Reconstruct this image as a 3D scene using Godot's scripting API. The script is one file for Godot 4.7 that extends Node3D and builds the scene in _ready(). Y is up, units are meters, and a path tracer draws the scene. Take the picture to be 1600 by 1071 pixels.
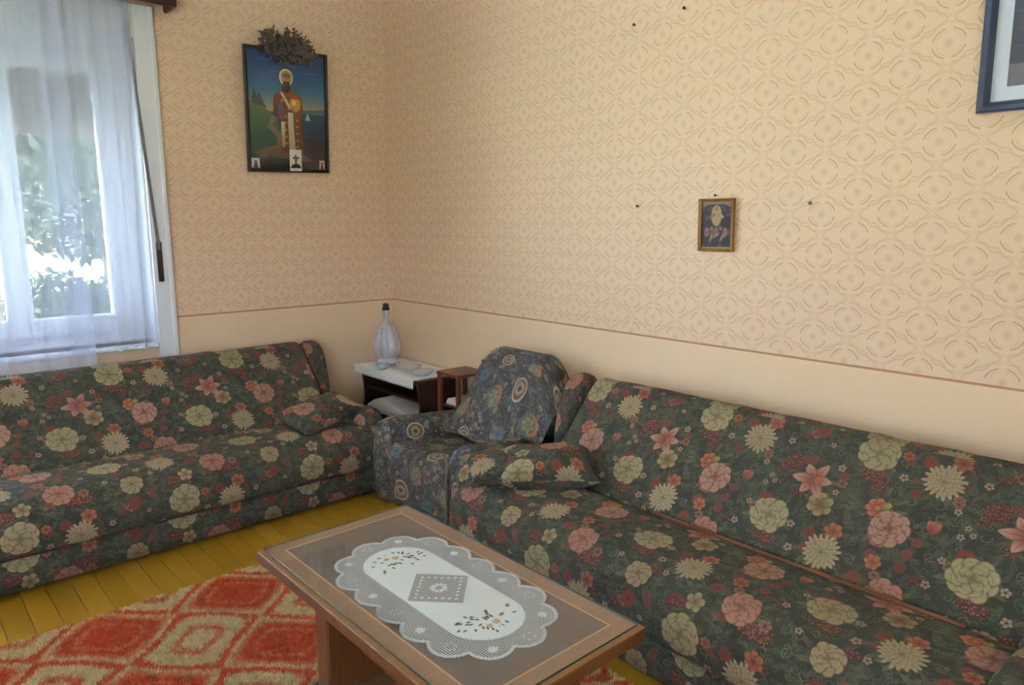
extends Node3D

const WALL_THICK := 0.38
const ROOM_W := 6.6
const ROOM_D := 6.2
const ROOM_H := 3.2
const FABRIC := 0.648          # one repeat of the sofa print, metres
var M := {}
var rng := RandomNumberGenerator.new()
var noise := FastNoiseLite.new()
var taken := {}

# ------------------------------------------------------------------ mesh builder
class MB:
	var st := SurfaceTool.new()
	var P := PackedVector3Array()
	var U := PackedVector2Array()
	var xf := Transform3D.IDENTITY
	var group := 0
	var any := false
	func _init():
		st.begin(Mesh.PRIMITIVE_TRIANGLES)
	func t(a: Vector3, b: Vector3, c: Vector3, ua := Vector2.ZERO, ub := Vector2.ZERO, uc := Vector2.ZERO):
		P.append(a); P.append(b); P.append(c)
		U.append(ua); U.append(ub); U.append(uc)
	func q(a: Vector3, b: Vector3, c: Vector3, d: Vector3, ua := Vector2.ZERO, ub := Vector2.ZERO, uc := Vector2.ZERO, ud := Vector2.ZERO):
		t(a, b, c, ua, ub, uc); t(a, c, d, ua, uc, ud)
	func flush(smooth: bool, closed := true):
		# turns the triangles so that they face outwards (front faces run clockwise) and hands them on
		var vol := 0.0
		if closed:
			var m := Vector3.ZERO
			for p in P: m += p
			m /= maxf(1.0, P.size())
			for i in range(0, P.size(), 3):
				vol += (P[i] - m).dot((P[i + 1] - m).cross(P[i + 2] - m))
		group += 1
		st.set_smooth_group(group if smooth else -1)
		for i in range(0, P.size(), 3):
			var o := [i, i + 2, i + 1] if vol >= 0.0 else [i, i + 1, i + 2]
			for k in o:
				st.set_uv(U[k]); st.add_vertex(xf * P[k])
		any = true
		P.clear(); U.clear()
	func mesh() -> ArrayMesh:
		st.generate_normals()
		return st.commit()
	# box with chamfered edges; uv in metres, u along the longest side
	func box(lo: Vector3, hi: Vector3, r := 0.004):
		var c := (lo + hi) * 0.5
		var h := (hi - lo) * 0.5
		r = minf(r, minf(h.x, minf(h.y, h.z)) * 0.9)
		var ax := 0
		if h.y > h.x and h.y >= h.z: ax = 1
		elif h.z > h.x and h.z > h.y: ax = 2
		var uvf := func(p: Vector3, n: int) -> Vector2:
			var others := []
			for k in 3:
				if k != n: others.append(k)
			if others[1] == ax: others = [others[1], others[0]]
			return Vector2(p[others[0]], p[others[1]])
		var pt := func(s: Vector3, n: int) -> Vector3:
			var e := h - Vector3(r, r, r)
			e[n] = h[n]
			return c + Vector3(s.x * e.x, s.y * e.y, s.z * e.z)
		for n in 3:
			var a := (n + 1) % 3
			var b := (n + 2) % 3
			for sg in [-1.0, 1.0]:
				var cs := []
				for k in [[-1, -1], [1, -1], [1, 1], [-1, 1]]:
					var s := Vector3.ZERO
					s[n] = sg; s[a] = k[0]; s[b] = k[1]
					cs.append(pt.call(s, n))
				if sg < 0: cs.reverse()
				q(cs[0], cs[1], cs[2], cs[3], uvf.call(cs[0], n), uvf.call(cs[1], n), uvf.call(cs[2], n), uvf.call(cs[3], n))
			# the four edges along axis n
			for k in [[-1.0, -1.0], [1.0, -1.0], [1.0, 1.0], [-1.0, 1.0]]:
				var s0 := Vector3.ZERO
				s0[a] = k[0]; s0[b] = k[1]
				var s1 := s0
				s0[n] = -1.0; s1[n] = 1.0
				var p0: Vector3 = pt.call(s0, a); var p1: Vector3 = pt.call(s1, a); var p2: Vector3 = pt.call(s1, b); var p3: Vector3 = pt.call(s0, b)
				if k[0] * k[1] > 0: q(p0, p3, p2, p1, uvf.call(p0, a), uvf.call(p3, a), uvf.call(p2, a), uvf.call(p1, a))
				else: q(p0, p1, p2, p3, uvf.call(p0, a), uvf.call(p1, a), uvf.call(p2, a), uvf.call(p3, a))
		for sx in [-1.0, 1.0]:
			for sy in [-1.0, 1.0]:
				for sz in [-1.0, 1.0]:
					var s := Vector3(sx, sy, sz)
					var a: Vector3 = pt.call(s, 0); var b: Vector3 = pt.call(s, 1); var d: Vector3 = pt.call(s, 2)
					if sx * sy * sz > 0: t(a, b, d)
					else: t(a, d, b)
		flush(false)
	# rings of equal length; closed rings; uvs per ring point (n + 1 entries for the seam)
	func loft(rings: Array, uvs: Array, caps := true, wrap := true):
		var n: int = rings[0].size()
		for i in rings.size() - 1:
			var m := n if wrap else n - 1
			for j in m:
				var k := (j + 1) % n
				var kk := j + 1 if wrap else k
				q(rings[i][j], rings[i][k], rings[i + 1][k], rings[i + 1][j], uvs[i][j], uvs[i][kk], uvs[i + 1][kk], uvs[i + 1][j])
		if caps:
			for e in [0, rings.size() - 1]:
				var m := Vector3.ZERO
				var um := Vector2.ZERO
				for j in n: m += rings[e][j]; um += uvs[e][j]
				m /= n; um /= n
				for j in n:
					var k := (j + 1) % n
					if e == 0: t(rings[e][k], rings[e][j], m, uvs[e][k], uvs[e][j], um)
					else: t(rings[e][j], rings[e][k], m, uvs[e][j], uvs[e][k], um)
		flush(true, wrap)
	func tube(pts: Array, rad, sides := 8):
		var rings := []; var uvs := []
		var up := Vector3.UP
		var run := 0.0
		for i in pts.size():
			var d: Vector3 = (pts[mini(i + 1, pts.size() - 1)] - pts[maxi(i - 1, 0)]).normalized()
			if absf(d.dot(up)) > 0.95: up = Vector3.RIGHT
			var a := d.cross(up).normalized()
			var b := d.cross(a)
			var ring := PackedVector3Array(); var uv := PackedVector2Array()
			if i > 0: run += pts[i].distance_to(pts[i - 1])
			var r: float = rad[i] if rad is Array else rad
			for k in sides:
				var an := TAU * k / sides
				ring.append(pts[i] + (a * cos(an) + b * sin(an)) * r)
			for k in sides + 1: uv.append(Vector2(run, TAU * r * k / sides))
			rings.append(ring); uvs.append(uv)
		loft(rings, uvs)
	# profile: Vector2(radius, height); lobes give a fluted body
	func lathe(prof: Array, at: Vector3, sides := 32, lobes := 0, depth := 0.0):
		var rings := []; var uvs := []
		for p in prof:
			var ring := PackedVector3Array(); var uv := PackedVector2Array()
			for k in sides:
				var an := TAU * k / sides
				var r: float = p.x * (1.0 + depth * (absf(cos(an * lobes * 0.5)) - 0.6 if lobes > 0 else 0.0))
				ring.append(at + Vector3(cos(an) * r, p.y, sin(an) * r))
			for k in sides + 1: uv.append(Vector2(float(k) / sides, p.y))
			rings.append(ring); uvs.append(uv)
		loft(rings, uvs)
	# a flat polygon (x, z) given thickness in y
	func slab(poly: PackedVector2Array, y0: float, y1: float):
		var idx := Geometry2D.triangulate_polygon(poly)
		for i in range(0, idx.size(), 3):
			var a := poly[idx[i]]; var b := poly[idx[i + 1]]; var c := poly[idx[i + 2]]
			if (b - a).cross(c - a) < 0:
				var w := b; b = c; c = w
			t(Vector3(a.x, y1, a.y), Vector3(c.x, y1, c.y), Vector3(b.x, y1, b.y), a, c, b)
			t(Vector3(a.x, y0, a.y), Vector3(b.x, y0, b.y), Vector3(c.x, y0, c.y), a, b, c)
		var cw := Geometry2D.is_polygon_clockwise(poly)
		for i in poly.size():
			var a := poly[i]; var b := poly[(i + 1) % poly.size()]
			if cw:
				var w := b; b = a; a = w
			q(Vector3(a.x, y0, a.y), Vector3(a.x, y1, a.y), Vector3(b.x, y1, b.y), Vector3(b.x, y0, b.y), a, a, b, b)
		flush(false)

# ------------------------------------------------------------------ painter for printed fabrics and pictures
class Paint:
	var W: int
	var H: int
	var wrap: bool
	var d := PackedByteArray()
	func _init(w: int, h: int, c: Color, wr := true):
		W = w; H = h; wrap = wr
		d.resize(w * h * 3)
		var r := int(c.r * 255); var g := int(c.g * 255); var b := int(c.b * 255)
		for i in w * h:
			d[i * 3] = r; d[i * 3 + 1] = g; d[i * 3 + 2] = b
	func px(x: int, y: int, c: Color, a := 1.0):
		if wrap:
			x = posmod(x, W); y = posmod(y, H)
		elif x < 0 or y < 0 or x >= W or y >= H: return
		var i := (y * W + x) * 3
		d[i] = int(lerpf(d[i], c.r * 255.0, a)); d[i + 1] = int(lerpf(d[i + 1], c.g * 255.0, a)); d[i + 2] = int(lerpf(d[i + 2], c.b * 255.0, a))
	# a petal from (x, y) along ang: ln long, wd half wide, c0 at the root, c1 at the tip
	func petal(x: float, y: float, ang: float, ln: float, wd: float, c0: Color, c1: Color, pointed := false, vein := 0.0):
		var ca := cos(ang); var sa := sin(ang)
		var e0 := Vector2(x, y); var e1 := Vector2(x + ca * ln, y + sa * ln)
		var x0 := int(minf(e0.x, e1.x) - wd) - 1; var x1 := int(maxf(e0.x, e1.x) + wd) + 1
		var y0 := int(minf(e0.y, e1.y) - wd) - 1; var y1 := int(maxf(e0.y, e1.y) + wd) + 1
		for j in range(y0, y1 + 1):
			for i in range(x0, x1 + 1):
				var s := ((i - x) * ca + (j - y) * sa) / ln
				if s < 0.0 or s > 1.0: continue
				var t := absf(-(i - x) * sa + (j - y) * ca)
				var w := wd * (2.1 * pow(s, 0.7) * (1.0 - s) if pointed else sqrt(maxf(0.0, 1.0 - (2.0 * s - 1.0) * (2.0 * s - 1.0))))
				if t > w: continue
				var e := t / maxf(w, 0.001)
				var c := c0.lerp(c1, s)
				if e > 0.8 or s > 0.94: c = c.darkened(0.22)
				elif vein > 0.0 and t < vein: c = c.darkened(0.2)
				px(i, j, c)
	func dot(x: float, y: float, rx: float, ry: float, c: Color, a := 1.0, soft := false):
		for j in range(int(y - ry), int(y + ry) + 2):
			for i in range(int(x - rx), int(x + rx) + 2):
				var e := pow((i - x) / rx, 2) + pow((j - y) / ry, 2)
				if e <= 1.0: px(i, j, c, a * (1.0 - e) if soft else a)
	func line(pts: PackedVector2Array, w: float, c: Color, a := 1.0):
		for k in pts.size() - 1:
			var n := int(ceilf(pts[k].distance_to(pts[k + 1]) / maxf(0.7, w * 0.6)))
			for m in n:
				var p := pts[k].lerp(pts[k + 1], float(m) / n)
				dot(p.x, p.y, w, w, c, a)
	func poly(pts: PackedVector2Array, c0: Color, c1: Color):
		var lo := pts[0]; var hi := pts[0]
		for p in pts: lo = lo.min(p); hi = hi.max(p)
		for j in range(int(lo.y), int(hi.y) + 1):
			for i in range(int(lo.x), int(hi.x) + 1):
				if Geometry2D.is_point_in_polygon(Vector2(i, j), pts): px(i, j, c0.lerp(c1, (j - lo.y) / maxf(1.0, hi.y - lo.y)))
	func rose(x: float, y: float, r: float, c0: Color, c1: Color, rr: RandomNumberGenerator):
		for ring in [[1.0, 9, 0.42], [0.74, 8, 0.36], [0.5, 6, 0.26], [0.3, 4, 0.17]]:
			var n: int = ring[1]
			var off := rr.randf() * TAU
			for k in n:
				var an: float = off + TAU * k / n + rr.randf_range(-0.12, 0.12)
				petal(x + cos(an) * r * 0.08, y + sin(an) * r * 0.08, an, r * ring[0] * rr.randf_range(0.86, 1.0), r * ring[2], c0, c1)
		dot(x, y, r * 0.1, r * 0.1, c0)
	func mum(x: float, y: float, r: float, c0: Color, c1: Color, rr: RandomNumberGenerator):
		for ring in [[1.0, 19], [0.8, 16], [0.6, 13], [0.4, 9], [0.22, 6]]:
			var n: int = ring[1]
			for k in n:
				var an := TAU * (k + rr.randf() * 0.4) / n
				petal(x, y, an, r * ring[0] * rr.randf_range(0.88, 1.0), r * 0.12, c0, c1)
	func lily(x: float, y: float, r: float, ang: float):
		for k in [0, 3, 1, 5, 2, 4]:
			petal(x, y, ang + TAU * k / 6.0, r * (1.0 if k % 2 == 0 else 0.86), r * 0.4, Color8(124, 66, 60), Color8(190, 158, 140), true, r * 0.02)
		for k in 5: petal(x, y, ang + 0.4 + k * 0.35, r * 0.32, r * 0.025, Color8(150, 80, 50), Color8(190, 130, 70))
	func daisy(x: float, y: float, r: float, n: int, c0: Color, c1: Color, mid: Color, ang := 0.0):
		for k in n: petal(x, y, ang + TAU * k / n, r, r * 0.42, c0, c1)
		dot(x, y, r * 0.22, r * 0.22, mid)
	func berries(x: float, y: float, rx: float, ry: float, n: int, c: Color, hi: Color, rr: RandomNumberGenerator):
		for k in n:
			var an := rr.randf() * TAU
			var q := sqrt(rr.randf())
			var bx := x + cos(an) * q * rx; var by := y + sin(an) * q * ry
			dot(bx, by, 9, 9, c.darkened(rr.randf() * 0.3))
			dot(bx - 2, by - 2, 5, 5, hi.darkened(rr.randf() * 0.3))
	func leaf(x: float, y: float, ang: float, ln: float, c: Color):
		petal(x, y, ang, ln, ln * 0.24, c.darkened(0.35), c, true, 1.5)
	func curl(x: float, y: float, r: float, ang: float, turns: float, c: Color, w := 1.8):
		var pts := PackedVector2Array()
		var n := int(14 * turns) + 4
		for k in n + 1:
			var f := float(k) / n
			var an := ang + f * turns * TAU
			pts.append(Vector2(x + cos(an) * r * (1.0 - 0.85 * f), y + sin(an) * r * (1.0 - 0.85 * f)))
		line(pts, w, c, 0.8)
	func image(mip := true) -> ImageTexture:
		var im := Image.create_from_data(W, H, false, Image.FORMAT_RGB8, d)
		if mip: im.generate_mipmaps()
		return ImageTexture.create_from_image(im)

# ------------------------------------------------------------------ naming
func numbered(n: String) -> String:
	if not taken.has(n):
		taken[n] = 0
		return n
	taken[n] += 1
	return "%s_%03d" % [n, taken[n]]
func thing(called: String, label: String, category: String, at := Vector3.ZERO, turn := 0.0, group := "") -> Node3D:
	var o := Node3D.new()
	o.name = numbered(called)
	add_child(o)
	o.position = at
	o.rotation.y = turn
	tag(o, label, category, group)
	return o
func tag(o: Node, label: String, category: String, group := ""):
	o.set_meta("label", label)
	o.set_meta("category", category)
	if group != "": o.set_meta("group", group)
func part(called: String, mesh: Mesh, mat: Material, parent: Node, at := Vector3.ZERO) -> MeshInstance3D:
	var o := MeshInstance3D.new()
	o.mesh = mesh
	o.material_override = mat
	o.name = called
	o.position = at
	o.cast_shadow = GeometryInstance3D.SHADOW_CASTING_SETTING_ON
	parent.add_child(o, true)
	return o
func solo(called: String, mesh: Mesh, mat: Material, label: String, category: String, at := Vector3.ZERO, group := "") -> MeshInstance3D:
	var o := part(numbered(called), mesh, mat, self, at)
	tag(o, label, category, group)
	return o
func struct(called: String, mesh: Mesh, mat: Material, label: String, category: String) -> MeshInstance3D:
	var o := part(called, mesh, mat, self)
	o.set_meta("kind", "structure")
	tag(o, label, category)
	return o
func boxmesh(lo: Vector3, hi: Vector3, r := 0.004) -> ArrayMesh:
	var b := MB.new()
	b.box(lo, hi, r)
	return b.mesh()

# ------------------------------------------------------------------ materials
func mat(c: Color, rough := 0.7, metal := 0.0, tex: Texture2D = null, scale := Vector3.ONE) -> StandardMaterial3D:
	var m := StandardMaterial3D.new()
	m.albedo_color = c
	m.roughness = rough
	m.metallic = metal
	if tex:
		m.albedo_texture = tex
		m.uv1_scale = scale
	return m
func wood_tex(c0: Color, c1: Color, sd: int) -> ImageTexture:
	noise.seed = sd
	noise.frequency = 1.0
	var p := Paint.new(512, 128, c0)
	for j in 128:
		for i in 512:
			# made to repeat: the grain is read on a ring
			var an := TAU * i / 512.0
			var g := noise.get_noise_3d(cos(an) * 0.55, sin(an) * 0.55, j * 0.11)
			var f := noise.get_noise_3d(cos(an) * 3.0, sin(an) * 3.0, j * 0.9 + 40.0)
			px_mix(p, i, j, c0, c1, clampf(0.5 + g * 0.8 + f * 0.35, 0, 1))
	return p.image()
func px_mix(p: Paint, i: int, j: int, a: Color, b: Color, f: float):
	p.px(i, j, a.lerp(b, f))

func paint_wallpaper() -> ImageTexture:
	var W := 536; var H := 330       # 0.268 x 0.165 m: one ring in the middle, one over the corners
	var ground := Color8(233, 202, 168)
	var ink := Color8(196, 160, 122)
	var p := Paint.new(W, H, ground)
	noise.seed = 5; noise.frequency = 0.06
	for j in H:
		for i in W:
			var n := noise.get_noise_2d(i * 3.0, j)
			p.px(i, j, ground.darkened(0.025 + 0.025 * n))
	for c in [Vector2(W * 0.5, H * 0.5), Vector2.ZERO]:
		# four thick arcs on the diagonals and a thin ring inside
		for k in 4:
			var pts := PackedVector2Array(); var inner := PackedVector2Array()
			for s in 15:
				var an := TAU / 8.0 + TAU * k / 4.0 + (s - 7) * 0.078
				var r := 103.0 + 2.5 * sin(s * 1.8)
				pts.append(c + Vector2(cos(an) * r * 1.02, sin(an) * r * 0.96))
				inner.append(c + Vector2(cos(an) * (r - 22), sin(an) * (r - 22)))
			p.line(pts, 5.4, ink, 0.5)
			p.line(inner, 2.2, ink, 0.2)
		p.dot(c.x, c.y, 30, 32, ink, 0.26)
		p.dot(c.x, c.y, 11, 12, ink, 0.3)
		# the lobed outline round each ring, strongest at its two sides
		for lay in [[1.0, 2.6, 0.5], [0.93, 1.6, 0.2]]:
			for s in 160:
				var seg := PackedVector2Array()
				for e in 2:
					var an := TAU * (s + e) / 160.0
					var ca := absf(cos(an)); var sa := absf(sin(an))
					var r := pow(pow(ca / 236.0, 1.5) + pow(sa / 140.0, 1.5), -1.0 / 1.5)
					r *= 1.0 + 0.045 * cos(an * 12.0)
					seg.append(c + Vector2(cos(an), sin(an)) * r * lay[0])
				var side := absf(cos(TAU * s / 160.0))
				p.line(seg, lay[1], ink, lay[2] * (0.35 + 0.65 * smoothstep(0.55, 0.95, side)))
	return p.image()

func paint_floral() -> ImageTexture:
	var N := 1024
	var s := N / FABRIC
	var ground := Color8(60, 62, 52)
	var p := Paint.new(N, N, ground)
	var rr := RandomNumberGenerator.new()
	rr.seed = 11
	noise.seed = 3; noise.frequency = 0.01
	# scrolls and ferns in grey green all over the ground
	var tones := [Color8(92, 98, 80), Color8(80, 88, 74), Color8(108, 110, 88), Color8(72, 80, 68)]
	for k in 900:
		var x := rr.randf() * N; var y := rr.randf() * N
		p.curl(x, y, rr.randf_range(12, 34), rr.randf() * TAU, rr.randf_range(0.6, 1.5) * (1 if rr.randf() < 0.5 else -1), tones[k % 4], rr.randf_range(1.6, 2.6))
	for k in 420:
		var x := rr.randf() * N; var y := rr.randf() * N; var an := rr.randf() * TAU
		for m in 7:
			var f := m / 6.0
			var q := Vector2(x, y) + Vector2(cos(an), sin(an)) * f * 60.0
			for sd in [-1.0, 1.0]: p.petal(q.x, q.y, an + sd * 0.9, 18 * (1.2 - f), 3.4, tones[(k + 1) % 4], tones[k % 4], true)
	var cream0 := Color8(116, 108, 80); var cream1 := Color8(168, 157, 122)
	var red0 := Color8(84, 42, 38); var red1 := Color8(134, 70, 60)
	var pink0 := Color8(122, 76, 66); var pink1 := Color8(170, 136, 118)
	var or0 := Color8(126, 72, 52); var or1 := Color8(166, 106, 80)
	var lf := Color8(122, 122, 96)
	var at := func(u: float, v: float) -> Vector2: return Vector2(u * s, v * s)
	# leaves round the larger flowers first
	for q in [[0.338, 0.05], [0.556, 0.10], [0.161, 0.211], [0.45, 0.308], [0.06, 0.385], [0.28, 0.458], [0.50, 0.53], [0.14, 0.57], [0.395, 0.25], [0.22, 0.30], [0.37, 0.575]]:
		var c: Vector2 = at.call(q[0], q[1])
		for k in 13:
			var an := rr.randf() * TAU
			p.leaf(c.x + cos(an) * 66, c.y + sin(an) * 54, an + rr.randf_range(-0.7, 0.7), rr.randf_range(60, 110), lf.darkened(rr.randf() * 0.35))
	# smaller dusty blooms scattered between
	for k in 44:
		var c := Vector2(rr.randf() * N, rr.randf() * N)
		if k % 3 == 0: p.mum(c.x, c.y, rr.randf_range(22, 36), Color8(84, 48, 42), Color8(128, 78, 68), rr)
		elif k % 3 == 1: p.daisy(c.x, c.y, rr.randf_range(22, 36), 6, Color8(104, 74, 60), Color8(148, 112, 92), Color8(80, 50, 40), rr.randf())
		else: p.berries(c.x, c.y, 34, 22, 22, Color8(96, 56, 50), Color8(146, 104, 90), rr)
	# row of cream peonies with dusty red berries under them
	for q in [[0.345, 0.135, 60, 34], [0.08, 0.470, 56, 36], [0.075, 0.155, 46, 40], [0.55, 0.595, 50, 40], [0.30, 0.60, 40, 26]]:
		var c: Vector2 = at.call(q[0], q[1])
		p.berries(c.x, c.y, q[2] * 1.2, q[3] * 1.15, 46, Color8(108, 54, 50), Color8(160, 104, 90), rr)
	for q in [[0.50, 0.04, 30], [0.027, 0.33, 34], [0.22, 0.408, 28], [0.487, 0.166, 20], [0.128, 0.014, 34], [0.40, 0.50, 26]]:
		var c: Vector2 = at.call(q[0], q[1])
		p.mum(c.x, c.y, q[2] * 1.45, red0, red1, rr)
	for q in [[0.59, 0.02, 36], [0.293, 0.377, 36], [0.43, 0.035, 22], [0.44, 0.435, 30]]:
		var c: Vector2 = at.call(q[0], q[1])
		p.daisy(c.x, c.y, q[2] * 1.4, 6, or0, or1, Color8(110, 60, 44), rr.randf())
	var c: Vector2 = at.call(0.395, 0.25)
	p.daisy(c.x, c.y, 60, 7, or0, Color8(186, 108, 84), Color8(150, 120, 60), 0.3)
	p.petal(c.x + 20, c.y - 10, -0.6, 50, 20, Color8(120, 110, 60), Color8(160, 150, 90))
	for q in [[0.338, 0.05, 114], [0.06, 0.388, 112]]:
		c = at.call(q[0], q[1])
		p.rose(c.x, c.y, q[2], cream0, cream1, rr)
	for q in [[0.556, 0.10, 112], [0.28, 0.458, 110]]:
		c = at.call(q[0], q[1])
		p.mum(c.x, c.y, q[2], Color8(114, 100, 78), Color8(172, 158, 128), rr)
	c = at.call(0.45, 0.308)
	p.rose(c.x - 18, c.y + 44, 76, Color8(104, 54, 50), Color8(156, 94, 84), rr)
	p.rose(c.x, c.y, 102, pink0, pink1, rr)
	c = at.call(0.50, 0.535)
	p.rose(c.x, c.y, 96, pink0, Color8(166, 124, 106), rr)
	c = at.call(0.216, 0.295)
	p.daisy(c.x, c.y, 74, 6, Color8(112, 94, 66), Color8(160, 146, 108), Color8(120, 84, 54), 0.5)
	c = at.call(0.161, 0.211)
	p.lily(c.x, c.y, 124, -1.1)
	c = at.call(0.57, 0.265)
	for k in 3: p.petal(c.x, c.y + 34, -PI * 0.5 + (k - 1) * 0.35, 74, 20, Color8(122, 66, 56), Color8(168, 104, 88))
	c = at.call(0.36, 0.58)
	p.daisy(c.x, c.y, 54, 5, Color8(120, 104, 78), Color8(168, 154, 120), Color8(120, 90, 50), 1.0)
	c = at.call(0.13, 0.57)
	p.rose(c.x, c.y, 76, Color8(112, 96, 72), Color8(160, 144, 112), rr)
	for q in [[0.012, 0.235], [0.03, 0.255], [0.0, 0.27], [0.25, 0.236], [0.182, 0.061], [0.148, 0.396], [0.62, 0.36], [0.60, 0.45], [0.17, 0.48], [0.44, 0.12], [0.24, 0.14], [0.03, 0.08], [0.62, 0.19], [0.22, 0.53], [0.03, 0.53]]:
		c = at.call(q[0], q[1])
		p.daisy(c.x, c.y, rr.randf_range(16, 25), 5, Color8(130, 100, 86), Color8(174, 156, 132), Color8(80, 44, 38), rr.randf())
	return p.image()

func paint_throw() -> ImageTexture:
	var N := 768
	var p := Paint.new(N, N, Color8(66, 61, 61))
	var rr := RandomNumberGenerator.new()
	rr.seed = 23
	for k in 560:
		var t: Color = [Color8(112, 106, 100), Color8(120, 112, 100), Color8(96, 92, 94), Color8(98, 100, 88)][k % 4]
		p.curl(rr.randf() * N, rr.randf() * N, rr.randf_range(10, 30), rr.randf() * TAU, rr.randf_range(0.7, 1.4), t, 2.4)
	for k in 190:
		var t: Color = [Color8(118, 116, 108), Color8(86, 98, 104), Color8(96, 100, 80), Color8(124, 106, 94)][k % 4]
		p.leaf(rr.randf() * N, rr.randf() * N, rr.randf() * TAU, rr.randf_range(24, 60), t)
	for q in [[110, 130, 0], [420, 90, 1], [640, 260, 0], [250, 360, 2], [520, 480, 1], [90, 560, 1], [330, 640, 0], [660, 680, 2]]:
		var x: float = q[0]; var y: float = q[1]
		if q[2] == 0:       # ring medallions
			p.dot(x, y, 66, 82, Color8(170, 156, 126)); p.dot(x, y, 54, 68, Color8(96, 76, 70))
			p.mum(x, y, 50, Color8(110, 90, 70), Color8(170, 150, 116), rr); p.dot(x, y, 16, 18, Color8(80, 60, 60))
		elif q[2] == 1:     # orange half moons round a green heart
			p.dot(x, y, 74, 74, Color8(88, 96, 78)); p.dot(x + 16, y + 8, 58, 64, Color8(150, 100, 70)); p.dot(x - 8, y, 50, 56, Color8(84, 98, 92))
			p.daisy(x - 8, y, 44, 6, Color8(90, 100, 76), Color8(142, 140, 104), Color8(150, 96, 66))
		else:               # blue blots
			p.dot(x, y, 60, 48, Color8(76, 90, 98)); p.rose(x, y, 52, Color8(66, 78, 86), Color8(104, 120, 124), rr)
	for k in 70: p.daisy(rr.randf() * N, rr.randf() * N, rr.randf_range(10, 22), 5, Color8(116, 110, 98), Color8(146, 140, 124), Color8(120, 80, 60))
	return p.image()

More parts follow.
